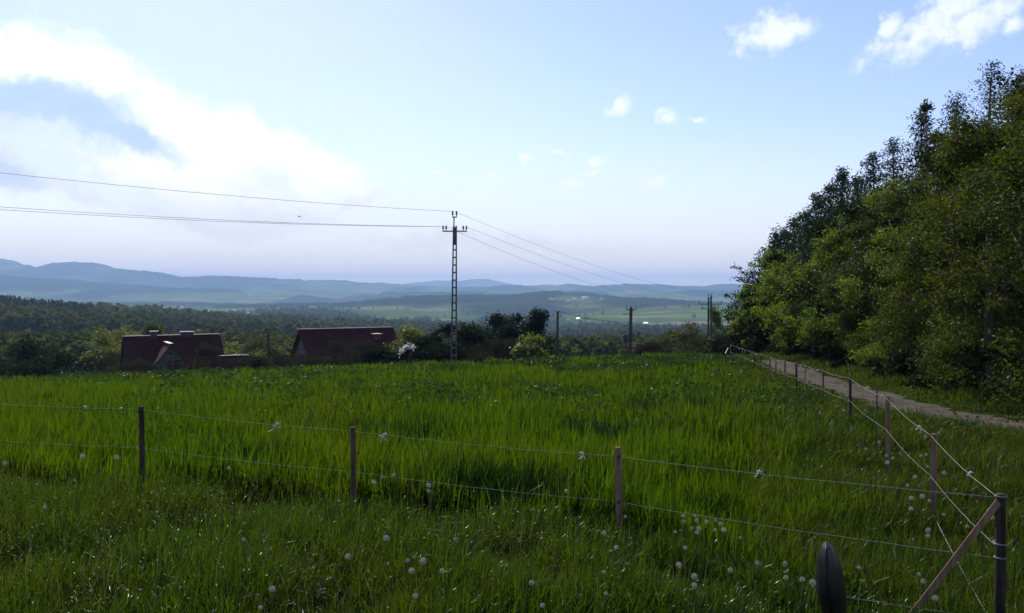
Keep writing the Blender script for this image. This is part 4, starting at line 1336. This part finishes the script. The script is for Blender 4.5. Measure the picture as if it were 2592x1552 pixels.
def build_poles():
    D = 62.0
    x = P3(1150, D)
    g = ground_at(x, D)
    top = (HY - 572) / F * D - g       # top of the concrete stem
    tip = (HY - 550) / F * D - g
    root = empty('power_pole', (x, D, g))
    tag(root, 'tall ladder-like concrete power pole with green insulators, standing in the middle of the view', 'power pole')
    wb, wt = 0.36, 0.2
    lean = 0.10                         # the stem leans a little to the right
    def cxz(z): return lean * (z / top) - 0.05
    for s in (-1, 1):
        m = MB()
        pts = []
        for i in range(12):
            z = -0.5 + (top + 0.5) * i / 11
            w = wb + (wt - wb) * max(0, z) / top
            pts.append((cxz(z) + s * w / 2, 0, z))
        for i in range(11):
            m.bar(pts[i], pts[i + 1], 0.10 if i < 8 else 0.09, 0.2)
        m.build('leg', M['concrete'], root)
    z = 0.35
    while z < top - 1.4:
        w = wb + (wt - wb) * z / top
        m = MB(); m.box((cxz(z), 0, z), (w, 0.16, 0.10)); m.build('rung', M['concrete'], root)
        z += 0.55
    m = MB(); m.box((cxz(top - 0.75), 0, top - 0.75), (wt, 0.17, 1.3)); m.build('web_plate', M['concrete'], root)
    za = (HY - 586) / F * D - g
    m = MB()
    m.box((cxz(za), -0.14, za), (1.78, 0.08, 0.09))
    m.build('crossarm', M['steel'], root)
    m = MB()
    m.tube([(cxz(top) - 0.07, 0, top - 0.6), (cxz(top) - 0.07, 0, tip)], 0.045, 8)
    m.box((cxz(top) - 0.02, 0, tip), (0.36, 0.09, 0.08))
    m.build('top_mast', M['steel'], root)
    for dx in (-0.16, 0.12):
        pin_insulator(cxz(top) + dx, 0, tip + 0.02, root, 0.42)
    for dx in (-0.84, -0.62, 0.62, 0.84):
        pin_insulator(cxz(za) + dx, -0.14, za + 0.03, root, 0.36)
    A = Vector((x + cxz(top), D, g + tip + 0.4))
    Bl = Vector((x + cxz(za) - 0.62, D - 0.14, g + za + 0.34)); Br = Vector((x + cxz(za) + 0.84, D - 0.14, g + za + 0.34))
    Bl2 = Vector((x + cxz(za) - 0.84, D - 0.14, g + za + 0.34)); Br2 = Vector((x + cxz(za) + 0.62, D - 0.14, g + za + 0.34))

    # double pole at the far end of the field
    D2 = 138.0
    x2 = P3(1797, D2)
    g2 = ground_at(x2, D2)
    t2 = (HY - 752) / F * D2 - g2
    root = empty('double_pole', (x2, D2, g2))
    tag(root, 'dark double wooden power pole with two crossarms at the far end of the fence', 'power pole')
    for s in (-1, 1):
        m = MB(); m.tube([(s * 0.34, 0, -0.5), (s * 0.25, 0, t2 * 0.6), (s * 0.2, 0, t2 + (0.2 if s > 0 else 0))], [0.2, 0.17, 0.14], 8)
        m.build('leg', M['pole_wood'], root)
    for (zz, w) in ((t2 - 0.9, 0.4), (t2 * 0.5, 0.5)):
        m = MB(); m.box((0, 0, zz), (w, 0.12, 0.14)); m.build('brace', M['pole_wood'], root)
    for (dz, w) in ((-1.15, 1.9), (-1.9, 1.4)):
        m = MB(); m.box((0, -0.2, t2 + dz), (2 * w, 0.1, 0.12)); m.build('crossarm', M['steel'], root)
        for s in (-1, 1):
            pin_insulator(s * (w - 0.1), -0.2, t2 + dz + 0.06, root, 0.5)
    for s in (-1, 1):
        pin_insulator(s * 0.2, 0, t2 + 0.05, root, 0.55)
    E1 = Vector((x2, D2, g2 + t2 + 0.5)); E2 = Vector((x2 + 1.8, D2 - .2, g2 + t2 - 0.7)); E3 = Vector((x2 - 1.8, D2 - .2, g2 + t2 - 0.7))

    def wire(pts, rad, label, group='overhead wires'):
        m = MB(); m.tube(pts, rad, 5)
        tag(m.build('power_wire', M['cable'], None, True), label, 'wire', group)
    wire(sag(A, E1, 1.0), 0.010, 'upper thin wire sloping from the concrete pole top to the double pole')
    wire(sag(Br, E2, 1.2), 0.010, 'middle thin wire sloping from the concrete pole crossarm to the double pole')
    wire(sag(Bl, E3, 1.6), 0.010, 'lowest thin wire sloping from the concrete pole crossarm to the double pole')
    # towards the left: next span ends outside the view
    def leftward(p, rows, D3=42.0):
        u = (0 - CX) / F
        e = Vector((u * D3, D3, (HY - rows) / F * D3))
        q = p + (e - p) * 1.9
        return sag(p, q, 0.75, 40)
    def fit(p, row, s):
        """wire that crosses the left picture edge at a given photo row"""
        D3 = 42.0
        e = Vector(((0 - CX) / F * D3, D3, (HY - row) / F * D3))
        k = 1.9; t = 1 / k
        e2 = e + Vector((0, 0, s * 4 * t * (1 - t)))
        return sag(p, p + (e2 - p) * k, s, 40)
    wire(fit(A, 438, 0.7), 0.012, 'single high wire running left from the concrete pole top')
    wire(fit(Bl2, 524, 0.7), 0.012, 'upper of the two close wires running left from the crossarm')
    wire(fit(Bl, 531, 0.75), 0.012, 'lower of the two close wires running left from the crossarm')

    # slim wooden pole
    D3 = 120.0
    x3 = P3(1411, D3); g3 = ground_at(x3, D3); t3 = (HY - 787) / F * D3 - g3
    root = empty('wooden_pole', (x3, D3, g3))
    tag(root, 'plain slim wooden pole carrying the low cables, right of the rounded dark tree', 'pole')
    m = MB(); m.tube([(-0.12, 0, -0.5), (0.05, 0, t3)], [0.2, 0.16], 8); m.build('shaft', M['pole_wood'], root)
    m = MB(); m.box((0.05, 0, t3 - 0.12), (0.9, 0.09, 0.09)); m.build('bracket', M['steel'], root)
    S = Vector((x3 + 0.05, D3, g3 + t3 - 0.05))
    # transformer pole
    D4 = 124.0
    x4 = P3(1596, D4); g4 = ground_at(x4, D4); t4 = (HY - 778) / F * D4 - g4
    root = empty('transformer_pole', (x4, D4, g4))
    tag(root, 'dark pole with a small transformer box and short arms, between slim pole and double pole', 'power pole')
    m = MB(); m.tube([(-0.1, 0, -0.5), (0.08, 0, t4)], [0.3, 0.22], 8); m.build('shaft', M['pole_wood'], root)
    m = MB(); m.box((0.1, 0, t4 - 0.35), (1.5, 0.12, 0.14)); m.build('crossarm', M['steel'], root)
    for dx in (-0.6, 0.1, 0.8):
        pin_insulator(dx, 0, t4 - 0.28, root, 0.5)
    for zz in (t4 - 0.95, t4 - 2.6):
        m = MB(); m.box((-0.45, -0.1, zz), (1.3, 0.1, 0.1)); m.build('arm', M['steel'], root)
    zb = (HY - 858) / F * D4 - g4
    m = MB(); m.box((-0.75, 0, zb), (0.7, 0.7, 1.1)); m.box((-0.75, 0, zb + 0.6), (0.5, 0.5, 0.14)); bx = m.build('transformer_box', M['insulator'], root)
    m = MB(); m.box((-0.5, 0, zb - 0.65), (1.1, 0.5, 0.12)); m.build('bracket', M['steel'], root)
    T_ = Vector((x4 - 0.1, D4, (HY - 816) / F * D4))
    # utility pole near the shed
    D5 = 92.0
    x5 = P3(678, D5); g5 = ground_at(x5, D5); t5 = (HY - 842) / F * D5 - g5
    root = empty('wooden_pole', (x5, D5, g5))
    tag(root, 'short dark wooden pole rising from the bushes between shed and long red roof', 'pole')
    m = MB(); m.tube([(0.0, 0, -0.5), (0.03, 0, t5)], [0.17, 0.13], 8); m.build('shaft', M['pole_wood'], root)
    m = MB(); m.box((0.03, 0, t5 - 0.25), (0.5, 0.08, 0.08)); m.build('bracket', M['steel'], root)
    # low cables
    H1 = Vector((P3(1300, 100), 100, (HY - 824) / F * 100))
    wire(sag(S, H1, 0.15), 0.035, 'dark low cable dropping left from the slim wooden pole behind the trees', 'low cables')
    wire(sag(S, T_, 0.35), 0.04, 'dark low cable from the slim wooden pole to the transformer pole', 'low cables')
    E = Vector((P3(1745, 150), 150, (HY - 827) / F * 150))
    wire(sag(T_, E, 0.4), 0.032, 'dark low cable running right from the transformer pole into the trees', 'low cables')
    wire(sag(S - Vector((0, 0, 0.6)), T_ + Vector((0, 0, -0.35)), 1.35), 0.022, 'thin lower cable hanging deep between slim pole and transformer pole', 'low cables')


build_poles()


# ------------------------------------------------------------------ fences
def rope_pts(p, q, s=0.012, n=22, seed=0):
    r = random.Random(seed)
    out = []
    for i, v in enumerate(sag(p, q, s, n)):
        k = 0 if i in (0, n) else 1
        out.append(v + Vector((0, r.uniform(-1, 1), r.uniform(-1, 1))) * 0.0025 * k)
    return out


def knot(pos, seed, parent, size=0.05):
    """a short end of tape tied round the wire with loose tails"""
    r = random.Random(seed)
    m = MB()
    p = Vector(pos)
    for i in range(3):
        a = r.uniform(0, 6.28)
        q1 = p + Vector((r.uniform(-1, 1), 0.3 * r.uniform(-1, 1), -r.uniform(0.2, 0.9))) * size
        q2 = q1 + Vector((r.uniform(-1, 1), 0.3 * r.uniform(-1, 1), -r.uniform(-0.3, 0.9))) * size
        m.tube([p, q1, q2], [0.0035, 0.003, 0.002], 5)
    m.tube([p + Vector((-0.02, 0, 0)), p + Vector((0, 0, 0.006)), p + Vector((0.02, 0, 0))], [0.004, 0.008, 0.004], 6)
    return m.build('tape_knot', M['plastic_white'], parent)


def post_mesh(b, t, w, mat, parent, round_=False, rz=0.0, lean=(0, 0), label=None):
    m = MB()
    b, t = Vector(b), Vector(t)
    if round_:
        n = 14
        m.tube([b, b.lerp(t, 0.5) + Vector((0.003, 0, 0)), t - Vector((0, 0, 0.006)), t], [w / 2 * 1.04, w / 2, w / 2 * 0.985, w / 2 * 0.93], n)
    else:
        c, s = math.cos(rz), math.sin(rz)
        vs = []
        for (q, k) in ((b, 1.0), (t - Vector((0, 0, 0.008)), 0.97), (t, 0.84)):
            for (dx, dy) in ((-1, -1), (1, -1), (1, 1), (-1, 1)):
                a, e = dx * w / 2 * k, dy * w / 2 * 0.8 * k
                vs.append(q + Vector((a * c - e * s, a * s + e * c, 0)))
        fs = [(8, 9, 10, 11)]
        for i in range(2):
            for k in range(4):
                fs.append((i * 4 + k, i * 4 + (k + 1) % 4, i * 4 + 4 + (k + 1) % 4, i * 4 + 4 + k))
        m.add(vs, fs)
    o = m.build('post', mat, parent, round_)
    if label: o['label'] = label
    return o


def build_fences():
    # front fence: top wire heights follow the photograph
    rows_top = {1: 1036, 2: 1091, 3: 1156, 4: 1260}
    rows_low = {1: 1133, 2: 1194, 3: 1271, 4: 1415}
    post_top = {1: 1029, 2: 1082, 3: 1133, 4: 1253}
    root = empty('wire_fence', (FRONT[2][0], FRONT[2][1], ground_at(*FRONT[2])))
    tag(root, 'wire fence across the front of the field, with slim posts and a braced corner post', 'fence', 'wire fences round the field')
    off = Vector(root.location)
    pts_t, pts_l = [], []
    for i, (x, y) in enumerate(FRONT):
        if i == 0:
            zt, zl, zp = -1.205, -1.60, -1.17
        else:
            zt = (HY - rows_top[i]) / F * y; zl = (HY - rows_low[i]) / F * y; zp = (HY - post_top[i]) / F * y
        g = ground_at(x, y)
        pts_t.append(Vector((x, y - 0.028, zt)) - off); pts_l.append(Vector((x, y - 0.028, zl)) - off)
        if i == 4:
            post_mesh(Vector((x, y, g - 0.2)) - off, Vector((x, y, zp)) - off, 0.063, M['post_dark'], root, True, label='thick round dark corner post')
        else:
            mt = {0: 'post_dark', 1: 'post_dark', 2: 'post_wood', 3: 'post_pale'}[i]
            post_mesh(Vector((x + (0.01 if i != 3 else 0.015), y + 0.0, g - 0.2)) - off, Vector((x, y, zp)) - off, 0.05 if i != 1 else 0.046, M[mt], root, False, R(8 * i))
            m = MB()
            for zz in (zt, zl):
                m.tube([Vector((x, y - 0.012, zz)) - off, Vector((x, y - 0.035, zz)) - off], [0.012, 0.016], 7)
            m.build('insulator', M['insulator'], root)
    for nm, pts in (('top_wire', pts_t), ('lower_wire', pts_l)):
        m = MB()
        for i in range(len(pts) - 1):
            m.tube(rope_pts(pts[i], pts[i + 1], 0.018, 22, i), 0.0020, 5)
        m.build('wire', M['rope'], root, True)
    # lowest strand, half lost in the grass near the corner
    m = MB()
    a = Vector((P3(1760, 7.0), 7.02, -0.0)); a.z = (HY - 1447) / F * 7.0
    a = Vector((P3(1850, 6.6), 6.6, (HY - 1461) / F * 6.6)); b = Vector((P3(2600, 5.42), 5.42, (HY - 1583) / F * 5.42))
    m.tube(rope_pts(a - off, b - off, 0.02, 30, 9), 0.0035, 5)
    m.build('wire', M['rope'], root, True)
    # brace of the corner post
    c = Vector((FRONT[4][0], FRONT[4][1], 0))
    p = Vector((P3(2530, 5.52), 5.50, (HY - 1272) / F * 5.5)); yb = 5.75
    q = Vector((P3(2338, yb), yb, (HY - 1535) / F * yb))
    m = MB(); m.bar(p - off, q + (q - p) * 0.12 - off, 0.046, 0.04)
    br = m.build('brace', M['post_pale'], root)
    br['label'] = 'pale diagonal wooden brace leaning on the corner post'
    # ties on the corner post
    m = MB()
    for row in (1258, 1415, 1380):
        z = (HY - row) / F * 5.5
        ring = [Vector((c.x + 0.035 * math.cos(t), c.y + 0.035 * math.sin(t), z)) - off for t in np.linspace(0, 2 * math.pi, 13)]
        m.tube(ring, 0.005, 5, False)
    m.build('tie', M['rope'], root, True)
    # scraps of white tape tied to the top wire
    def on_wire(px, pts):
        for i in range(len(pts) - 1):
            p_, q_ = pts[i] + off, pts[i + 1] + off
            a_, b_ = CX + p_.x / p_.y * F, CX + q_.x / q_.y * F
            if a_ <= px <= b_:
                t = (px - a_) / (b_ - a_)
                # perspective-correct parameter
                t = t * p_.y / (t * p_.y + (1 - t) * q_.y)
                return p_.lerp(q_, t) - off
        return pts[0]
    for i, (px, sz) in enumerate(((212, 0.025), (303, 0.022), (700, 0.10), (973, 0.06), (1473, 0.055), (1925, 0.065))):
        knot(on_wire(px, pts_t), 60 + i, root, sz * 0.75)

    # side fence along the track
    x0, y0 = P3(2368, 8.6), 8.6
    root = empty('wire_fence', (x0, y0, ground_at(x0, y0)))
    tag(root, 'wire fence running away beside the stony track from the corner post to the crest', 'fence', 'wire fences round the field')
    off = Vector(root.location)
    T, Lw, Lb = [], [], []
    for i, (px, D, row) in enumerate(SIDE):
        x = P3(px, D); z = (HY - row) / F * D; g = ground_at(x, D)
        sp = 0.41 if D > 6 else 0.30
        z = max(z, g + 0.85) if D > 6 else z
        T.append(Vector((x, D, z)) - off); Lw.append(Vector((x, D, max(z - sp, g + 0.35) if D > 6 else (HY - 1385) / F * D)) - off)
        Lb.append(Vector((x, D, g + 0.12)) - off)
        if i == 0: continue
        mt = ['post_pale', 'post_pale', 'post_wood', 'post_dark', 'post_wood', 'post_pale', 'post_dark', 'post_pale'][(i - 1) % 8]
        w = {1: 0.05, 2: 0.05, 3: 0.022, 4: 0.05, 5: 0.042, 6: 0.032, 7: 0.055}.get(i, 0.04)
        post_mesh(Vector((x, D, g - 0.2)) - off, Vector((x, D, z + 0.02)) - off, w, M[mt], root, i in (4, 7), R(20 + 11 * i))
    for pts, rad in ((T[:3] + T[4:], 0.0052), (Lw[:3] + Lw[4:], 0.0045)):
        m = MB()
        for i in range(len(pts) - 1):
            m.tube(rope_pts(pts[i] + Vector((-0.03, 0, 0)), pts[i + 1] + Vector((-0.03, 0, 0)), 0.03, 14, i + 50), rad * 0.42 + 0.00005 * (pts[i] + off).y, 5)
        m.build('wire', M['rope'], root, True)
    m = MB()
    m.tube(rope_pts(Vector((P3(2545, 5.2), 5.2, -2.15)) - off, Lb[1], 0.03, 20, 77), 0.004, 5)
    m.build('wire', M['rope'], root, True)
    r = random.Random(4)
    for i in (0, 1, 2, 3, 5, 6, 8, 9, 11, 12, 13, 14):
        t = r.uniform(0.2, 0.8)
        knot(T[i].lerp(T[i + 1], t) - Vector((0, 0, 0.03)), 120 + i, root, 0.03 + 0.0016 * SIDE[i][1])
    # end brace and a pale stick at the far end
    m = MB()
    e = T[-1] + off
    m.bar(e - off + Vector((-0.15, 0, -0.2)), e - off + Vector((-0.36, -0.2, -0.5)), 0.04, 0.04)
    m.build('brace', M['plastic_white'], root)


build_fences()


# ------------------------------------------------------------------ dandelion clocks
def clock_mesh(seed):
    r = rs(seed)
    n = 56
    i = np.arange(n) + 0.5
    ph = np.arccos(1 - 2 * i / n * 0.94); th = np.pi * (1 + 5 ** 0.5) * i
    d = np.stack([np.cos(th) * np.sin(ph), np.sin(th) * np.sin(ph), np.cos(ph)], -1)
    R_ = 0.0185
    V, Fc, S = [], [], []
    b = 0
    for k in range(n):
        a = Vector(d[k]); t = a.orthogonal().normalized(); s = a.cross(t)
        # stalk of the seed
        w = 0.00035
        q = [a * 0.003 - t * w, a * 0.003 + t * w, a * R_ * 0.8 + t * w, a * R_ * 0.8 - t * w]
        V += [tuple(v) for v in q]; Fc += [b, b + 1, b + 2, b + 3]; S.append(4); b += 4
        # pappus: three crossed hair fans
        for j in range(3):
            w1 = (t * math.cos(j * 1.05 + k) + s * math.sin(j * 1.05 + k))
            w2 = a.cross(w1)
            q = [a * R_ * 0.78, a * R_ * 1.0 + w1 * 0.0034 - w2 * 0.0007, a * R_ * 1.03 + w2 * 0.0008, a * R_ * 1.0 - w1 * 0.0034 + w2 * 0.0007]
            V += [tuple(v) for v in q]; Fc += [b, b + 1, b + 2, b + 3]; S.append(4); b += 4
    return mesh_np('seed_head', np.array(V), np.array(Fc), np.array(S), M['seed'])


def build_dandelions():
    G = 'dandelion clocks in the grass'
    heads = [clock_mesh(1), clock_mesh(2)]
    sm = MB(); sm.tube([(0.012, 0.004, -1.0), (0.006, 0.002, -0.5), (0, 0, -0.003)], [0.0026, 0.0022, 0.0017], 6)
    stem_o = sm.build('stem', M['stem'], None)
    stem_me = stem_o.data
    bpy.data.objects.remove(stem_o)
    C3 = 'white dandelion clock in the close cluster between the third front post and the black mirror'
    CV = 'small white dandelion clock in the grass along the side fence beside the crop'
    CM = 'dandelion clock in the thin grass around the black mirror'
    L_ = [(966, 1211, 'left one of two bright dandelion clocks touching the lower wire right of the second post'), (996, 1205, 'right one of two bright dandelion clocks touching the lower wire past the second post'),
          (944, 1223, 'dull dandelion clock lower left of the bright pair near the second post'), (1084, 1231, 'upper of two stacked dandelion clocks under the lower wire mid span'), (1084, 1246, 'lower of two stacked dandelion clocks under the lower wire mid span'),
          (976, 1366, 'bright lone dandelion clock in mid meadow below the second post'), (1152, 1369, 'lone dandelion clock in mid meadow between second and third post'), (877, 1413, 'dim dandelion clock left of the bright lone one in mid meadow'),
          (1030, 1424, 'round dandelion clock in the front meadow, upper one of a pair'), (1040, 1450, 'ragged dandelion clock just under the round one in the front meadow'), (1118, 1450, 'large pale dandelion clock in the front meadow right of the pair'),
          (1069, 1425, 'faint dandelion clock between the pair and the large pale one'), (1050, 1515, 'small dandelion clock low in the front meadow near the bottom edge'), (654, 1545, 'large dandelion clock cut by the bottom edge of the view'),
          (856, 1271, 'tiny dandelion clock under the second post'), (685, 1498, 'hazy dandelion clock above the one cut by the bottom edge'), (1346, 1482, 'dandelion clock low in the meadow below the wire between second and third post'),
          (1434, 1246, 'dandelion clock right on the lower wire left of the third post'), (1530, 1354, 'dandelion clock lower left of the third post foot'), (1562, 1391, 'bright dandelion clock straight below the third post'),
          (1530, 1454, 'dandelion clock farther below the third post'), (1374, 1539, 'faint dandelion clock at the bottom edge left of the third post'), (1585, 1312, 'small dandelion clock touching the foot of the third post'), (1536, 1508, 'dull dandelion clock near the bottom edge below the third post'),
          (1731, 1309, C3), (1733, 1324, C3), (1712, 1350, C3), (1753, 1341, C3), (1772, 1342, C3), (1767, 1352, C3), (1792, 1324, C3), (1766, 1321, C3), (1813, 1321, C3), (1827, 1330, C3), (1813, 1345, C3), (1835, 1345, C3), (1761, 1309, C3),
          (1878, 1366, 'lone dandelion clock right of the close cluster'), (1737, 1391, 'lone dandelion clock just below the close cluster'), (1721, 1435, 'dandelion clock farther below the close cluster'), (1853, 1449, 'dandelion clock beside the end of the lowest wire'),
          (1761, 1465, 'upper dandelion clock of a loose pair left of the lowest wire'), (1761, 1487, 'lower dandelion clock of a loose pair left of the lowest wire'),
          (1992, 1432, CM), (1994, 1468, CM), (2036, 1472, CM), (2063, 1481, CM), (1921, 1430, CM), (2180, 1442, CM),
          (2333, 1459, 'dandelion clock left of the lower half of the pale brace'), (2345, 1478, 'dandelion clock close to the foot of the pale brace'), (2376, 1520, 'dandelion clock at the bottom edge right of the brace foot'),
          (2355, 1361, 'bright dandelion clock under the last side post before the corner'), (2356, 1346, 'dim dandelion clock just above the bright one under the last side post'), (2395, 1306, 'bright dandelion clock right of the last side post'), (2518, 1314, 'dandelion clock close left of the corner post'),
          (2525, 1376, 'half hidden dandelion clock left of the corner post at the crossing wire'), (2455, 1336, 'small dandelion clock between last side post and corner post'),
          (2312, 1264, CV), (2340, 1260, CV), (2358, 1270, CV), (2312, 1291, CV), (2321, 1210, CV), (2229, 1121, CV), (2195, 1138, CV), (2248, 1155, CV), (2250, 1173, CV), (2264, 1162, CV), (2284, 1150, CV), (2335, 1155, CV), (2349, 1153, CV), (2395, 1200, CV), (2352, 1183, CV), (2302, 1231, CV), (2138, 1040, CV), (2192, 1040, CV), (2120, 1030, CV),
          (107, 1287, 'dim dandelion clock in the meadow near the left edge'), (291, 1160, 'bright dandelion clock left of the first post'), (204, 1157, 'dim dandelion clock farther left of the first post'), (576, 1187, 'dandelion clock under the wires between first and second post'),
          (6, 1175, 'dandelion clock at the left edge of the view'), (612, 1370, 'grey dandelion clock in mid meadow left of the second post')]
    r = rs(800)
    for i, (px, row, lab) in enumerate(L_):
        hgt = r.uniform(0.30, 0.40)
        x, y, g = on_ground(px, row, hgt)
        root = empty('dandelion_clock', (x, y, g + hgt), r.uniform(0, 6.28))
        tag(root, lab, 'dandelion', G)
        s = r.uniform(0.65, 1.2) * (1.2 if y > 8.5 else 1.0)
        hd = link('seed_head', heads[i % 2], root); hd.scale = (s, s, s); hd.rotation_euler = (r.uniform(-.4, .4), r.uniform(-.4, .4), 0)
        st = link('stem', stem_me, root); st.scale = (1, 1, hgt)


build_dandelions()


# ------------------------------------------------------------------ motorcycle mirror in the foreground
def build_mirror():
    D = 1.15
    k = D / F
    # half widths of the shell against height, from the photograph (tip row 1373)
    prof = [(1374, 2096, 1), (1377, 2096.5, 6), (1382, 2097.5, 12), (1392, 2099.5, 19), (1405, 2100.5, 23.5), (1417, 2101.5, 27.5), (1435, 2104, 31.5), (1450, 2105.5, 34), (1484, 2108.5, 38), (1520, 2113, 38.5), (1551, 2116.5, 33), (1575, 2119, 24), (1590, 2120, 14), (1600, 2121, 2)]
    prof = [(r_, c_ , w_) for r_, c_, w_ in prof]
    root = empty('motorcycle_mirror', (P3(2116, D), D, (HY - 1700) * k))
    tag(root, 'black teardrop motorcycle mirror seen edge-on at the bottom edge, in front of the meadow', 'mirror')
    off = Vector(root.location)
    V, Fc = [], []
    n = 28
    dep = 0.05
    for (row, c, w) in prof:
        z = (HY - row) * k; cx = (c - CX) * k; hw = w * k
        dd = dep * (w / 40.0) ** 0.75
        for j in range(n):
            a = 2 * math.pi * j / n
            ca, sa = math.cos(a), math.sin(a)
            # teardrop section with a crease running down the outer side
            xx = hw * math.copysign(abs(ca) ** 0.95, ca)
            yy = dd * sa * (0.8 if sa < 0 else 0.55)
            if sa < 0:
                yy *= 1.0 + 0.22 * max(0.0, 1 - abs(ca + 0.15) * 3.0)
            V.append(Vector((cx + xx + cx * yy / D, D + yy, z + z * yy / D)) - off)
    m = len(prof)
    for i in range(m - 1):
        for j in range(n):
            Fc.append((i * n + j, (i + 1) * n + j, (i + 1) * n + (j + 1) % n, i * n + (j + 1) % n))
    Fc.append(tuple(range(n))); Fc.append(tuple((m - 1) * n + j for j in range(n))[::-1])
    mb = MB(); mb.add(V, Fc)
    o = mb.build('housing', M['mirror_shell'], root, True)
    sub = o.modifiers.new('smooth', 'SUBSURF'); sub.levels = 1; sub.render_levels = 2
    s = MB()
    s.tube([Vector((P3(2122, D), D, (HY - 1600) * k)) - off, Vector((P3(2128, D), D + 0.02, (HY - 1700) * k)) - off, Vector((P3(2110, D), D - 0.05, (HY - 1950) * k)) - off, Vector((P3(2080, D), D - 0.12, (HY - 2300) * k)) - off], [0.009, 0.007, 0.007, 0.008], 10)
    s.build('stem', M['insulator'], root, True)


build_mirror()


def build_bird():
    D = 150.0
    x, z = P3(759, D), (HY - 549) / F * D
    m = MB()
    m.tube([(-0.26, 0, 0), (-0.12, 0, 0.02), (0.06, 0, 0.03), (0.2, 0, 0.02), (0.27, 0, 0.02)], [0.02, 0.06, 0.075, 0.05, 0.012], 8)
    for s in (-1, 1):
        m.add([(-0.08, s * 0.03, 0.04), (0.1, s * 0.03, 0.05), (0.06, s * 0.28, 0.14), (-0.06, s * 0.28, 0.13), (0.0, s * 0.62, 0.03), (-0.06, s * 0.58, 0.03)],
              [(0, 1, 2, 3), (3, 2, 4, 5)])
    o = m.build('bird', M['bird'])
    o.location = (x, D, z); o.rotation_euler = (R(8), 0, R(160))
    tag(o, 'tiny dark bird flying below the clouds left of the concrete pole', 'bird')


build_bird()


# ------------------------------------------------------------------ haze over the valley
def build_haze():
    m, N, L = new_mat('haze')
    out = N('ShaderNodeOutputMaterial'); v = N('ShaderNodeVolumePrincipled')
    v.inputs['Color'].default_value = (0.42, 0.64, 0.95, 1)
    v.inputs['Density'].default_value = 0.000125
    v.inputs['Anisotropy'].default_value = 0.1
    L(v.outputs[0], out.inputs['Volume'])
    b = MB()
    z0, z1 = ZR[0] - 1.0, ZR[1] + 3.0
    b.box((0, 9750, (z0 + z1) / 2), (29400, 19740, z1 - z0))
    o = b.build('haze', m)
    tag(o, 'pale blue haze lying over the valley and far hills', 'haze', kind='stuff')


build_haze()
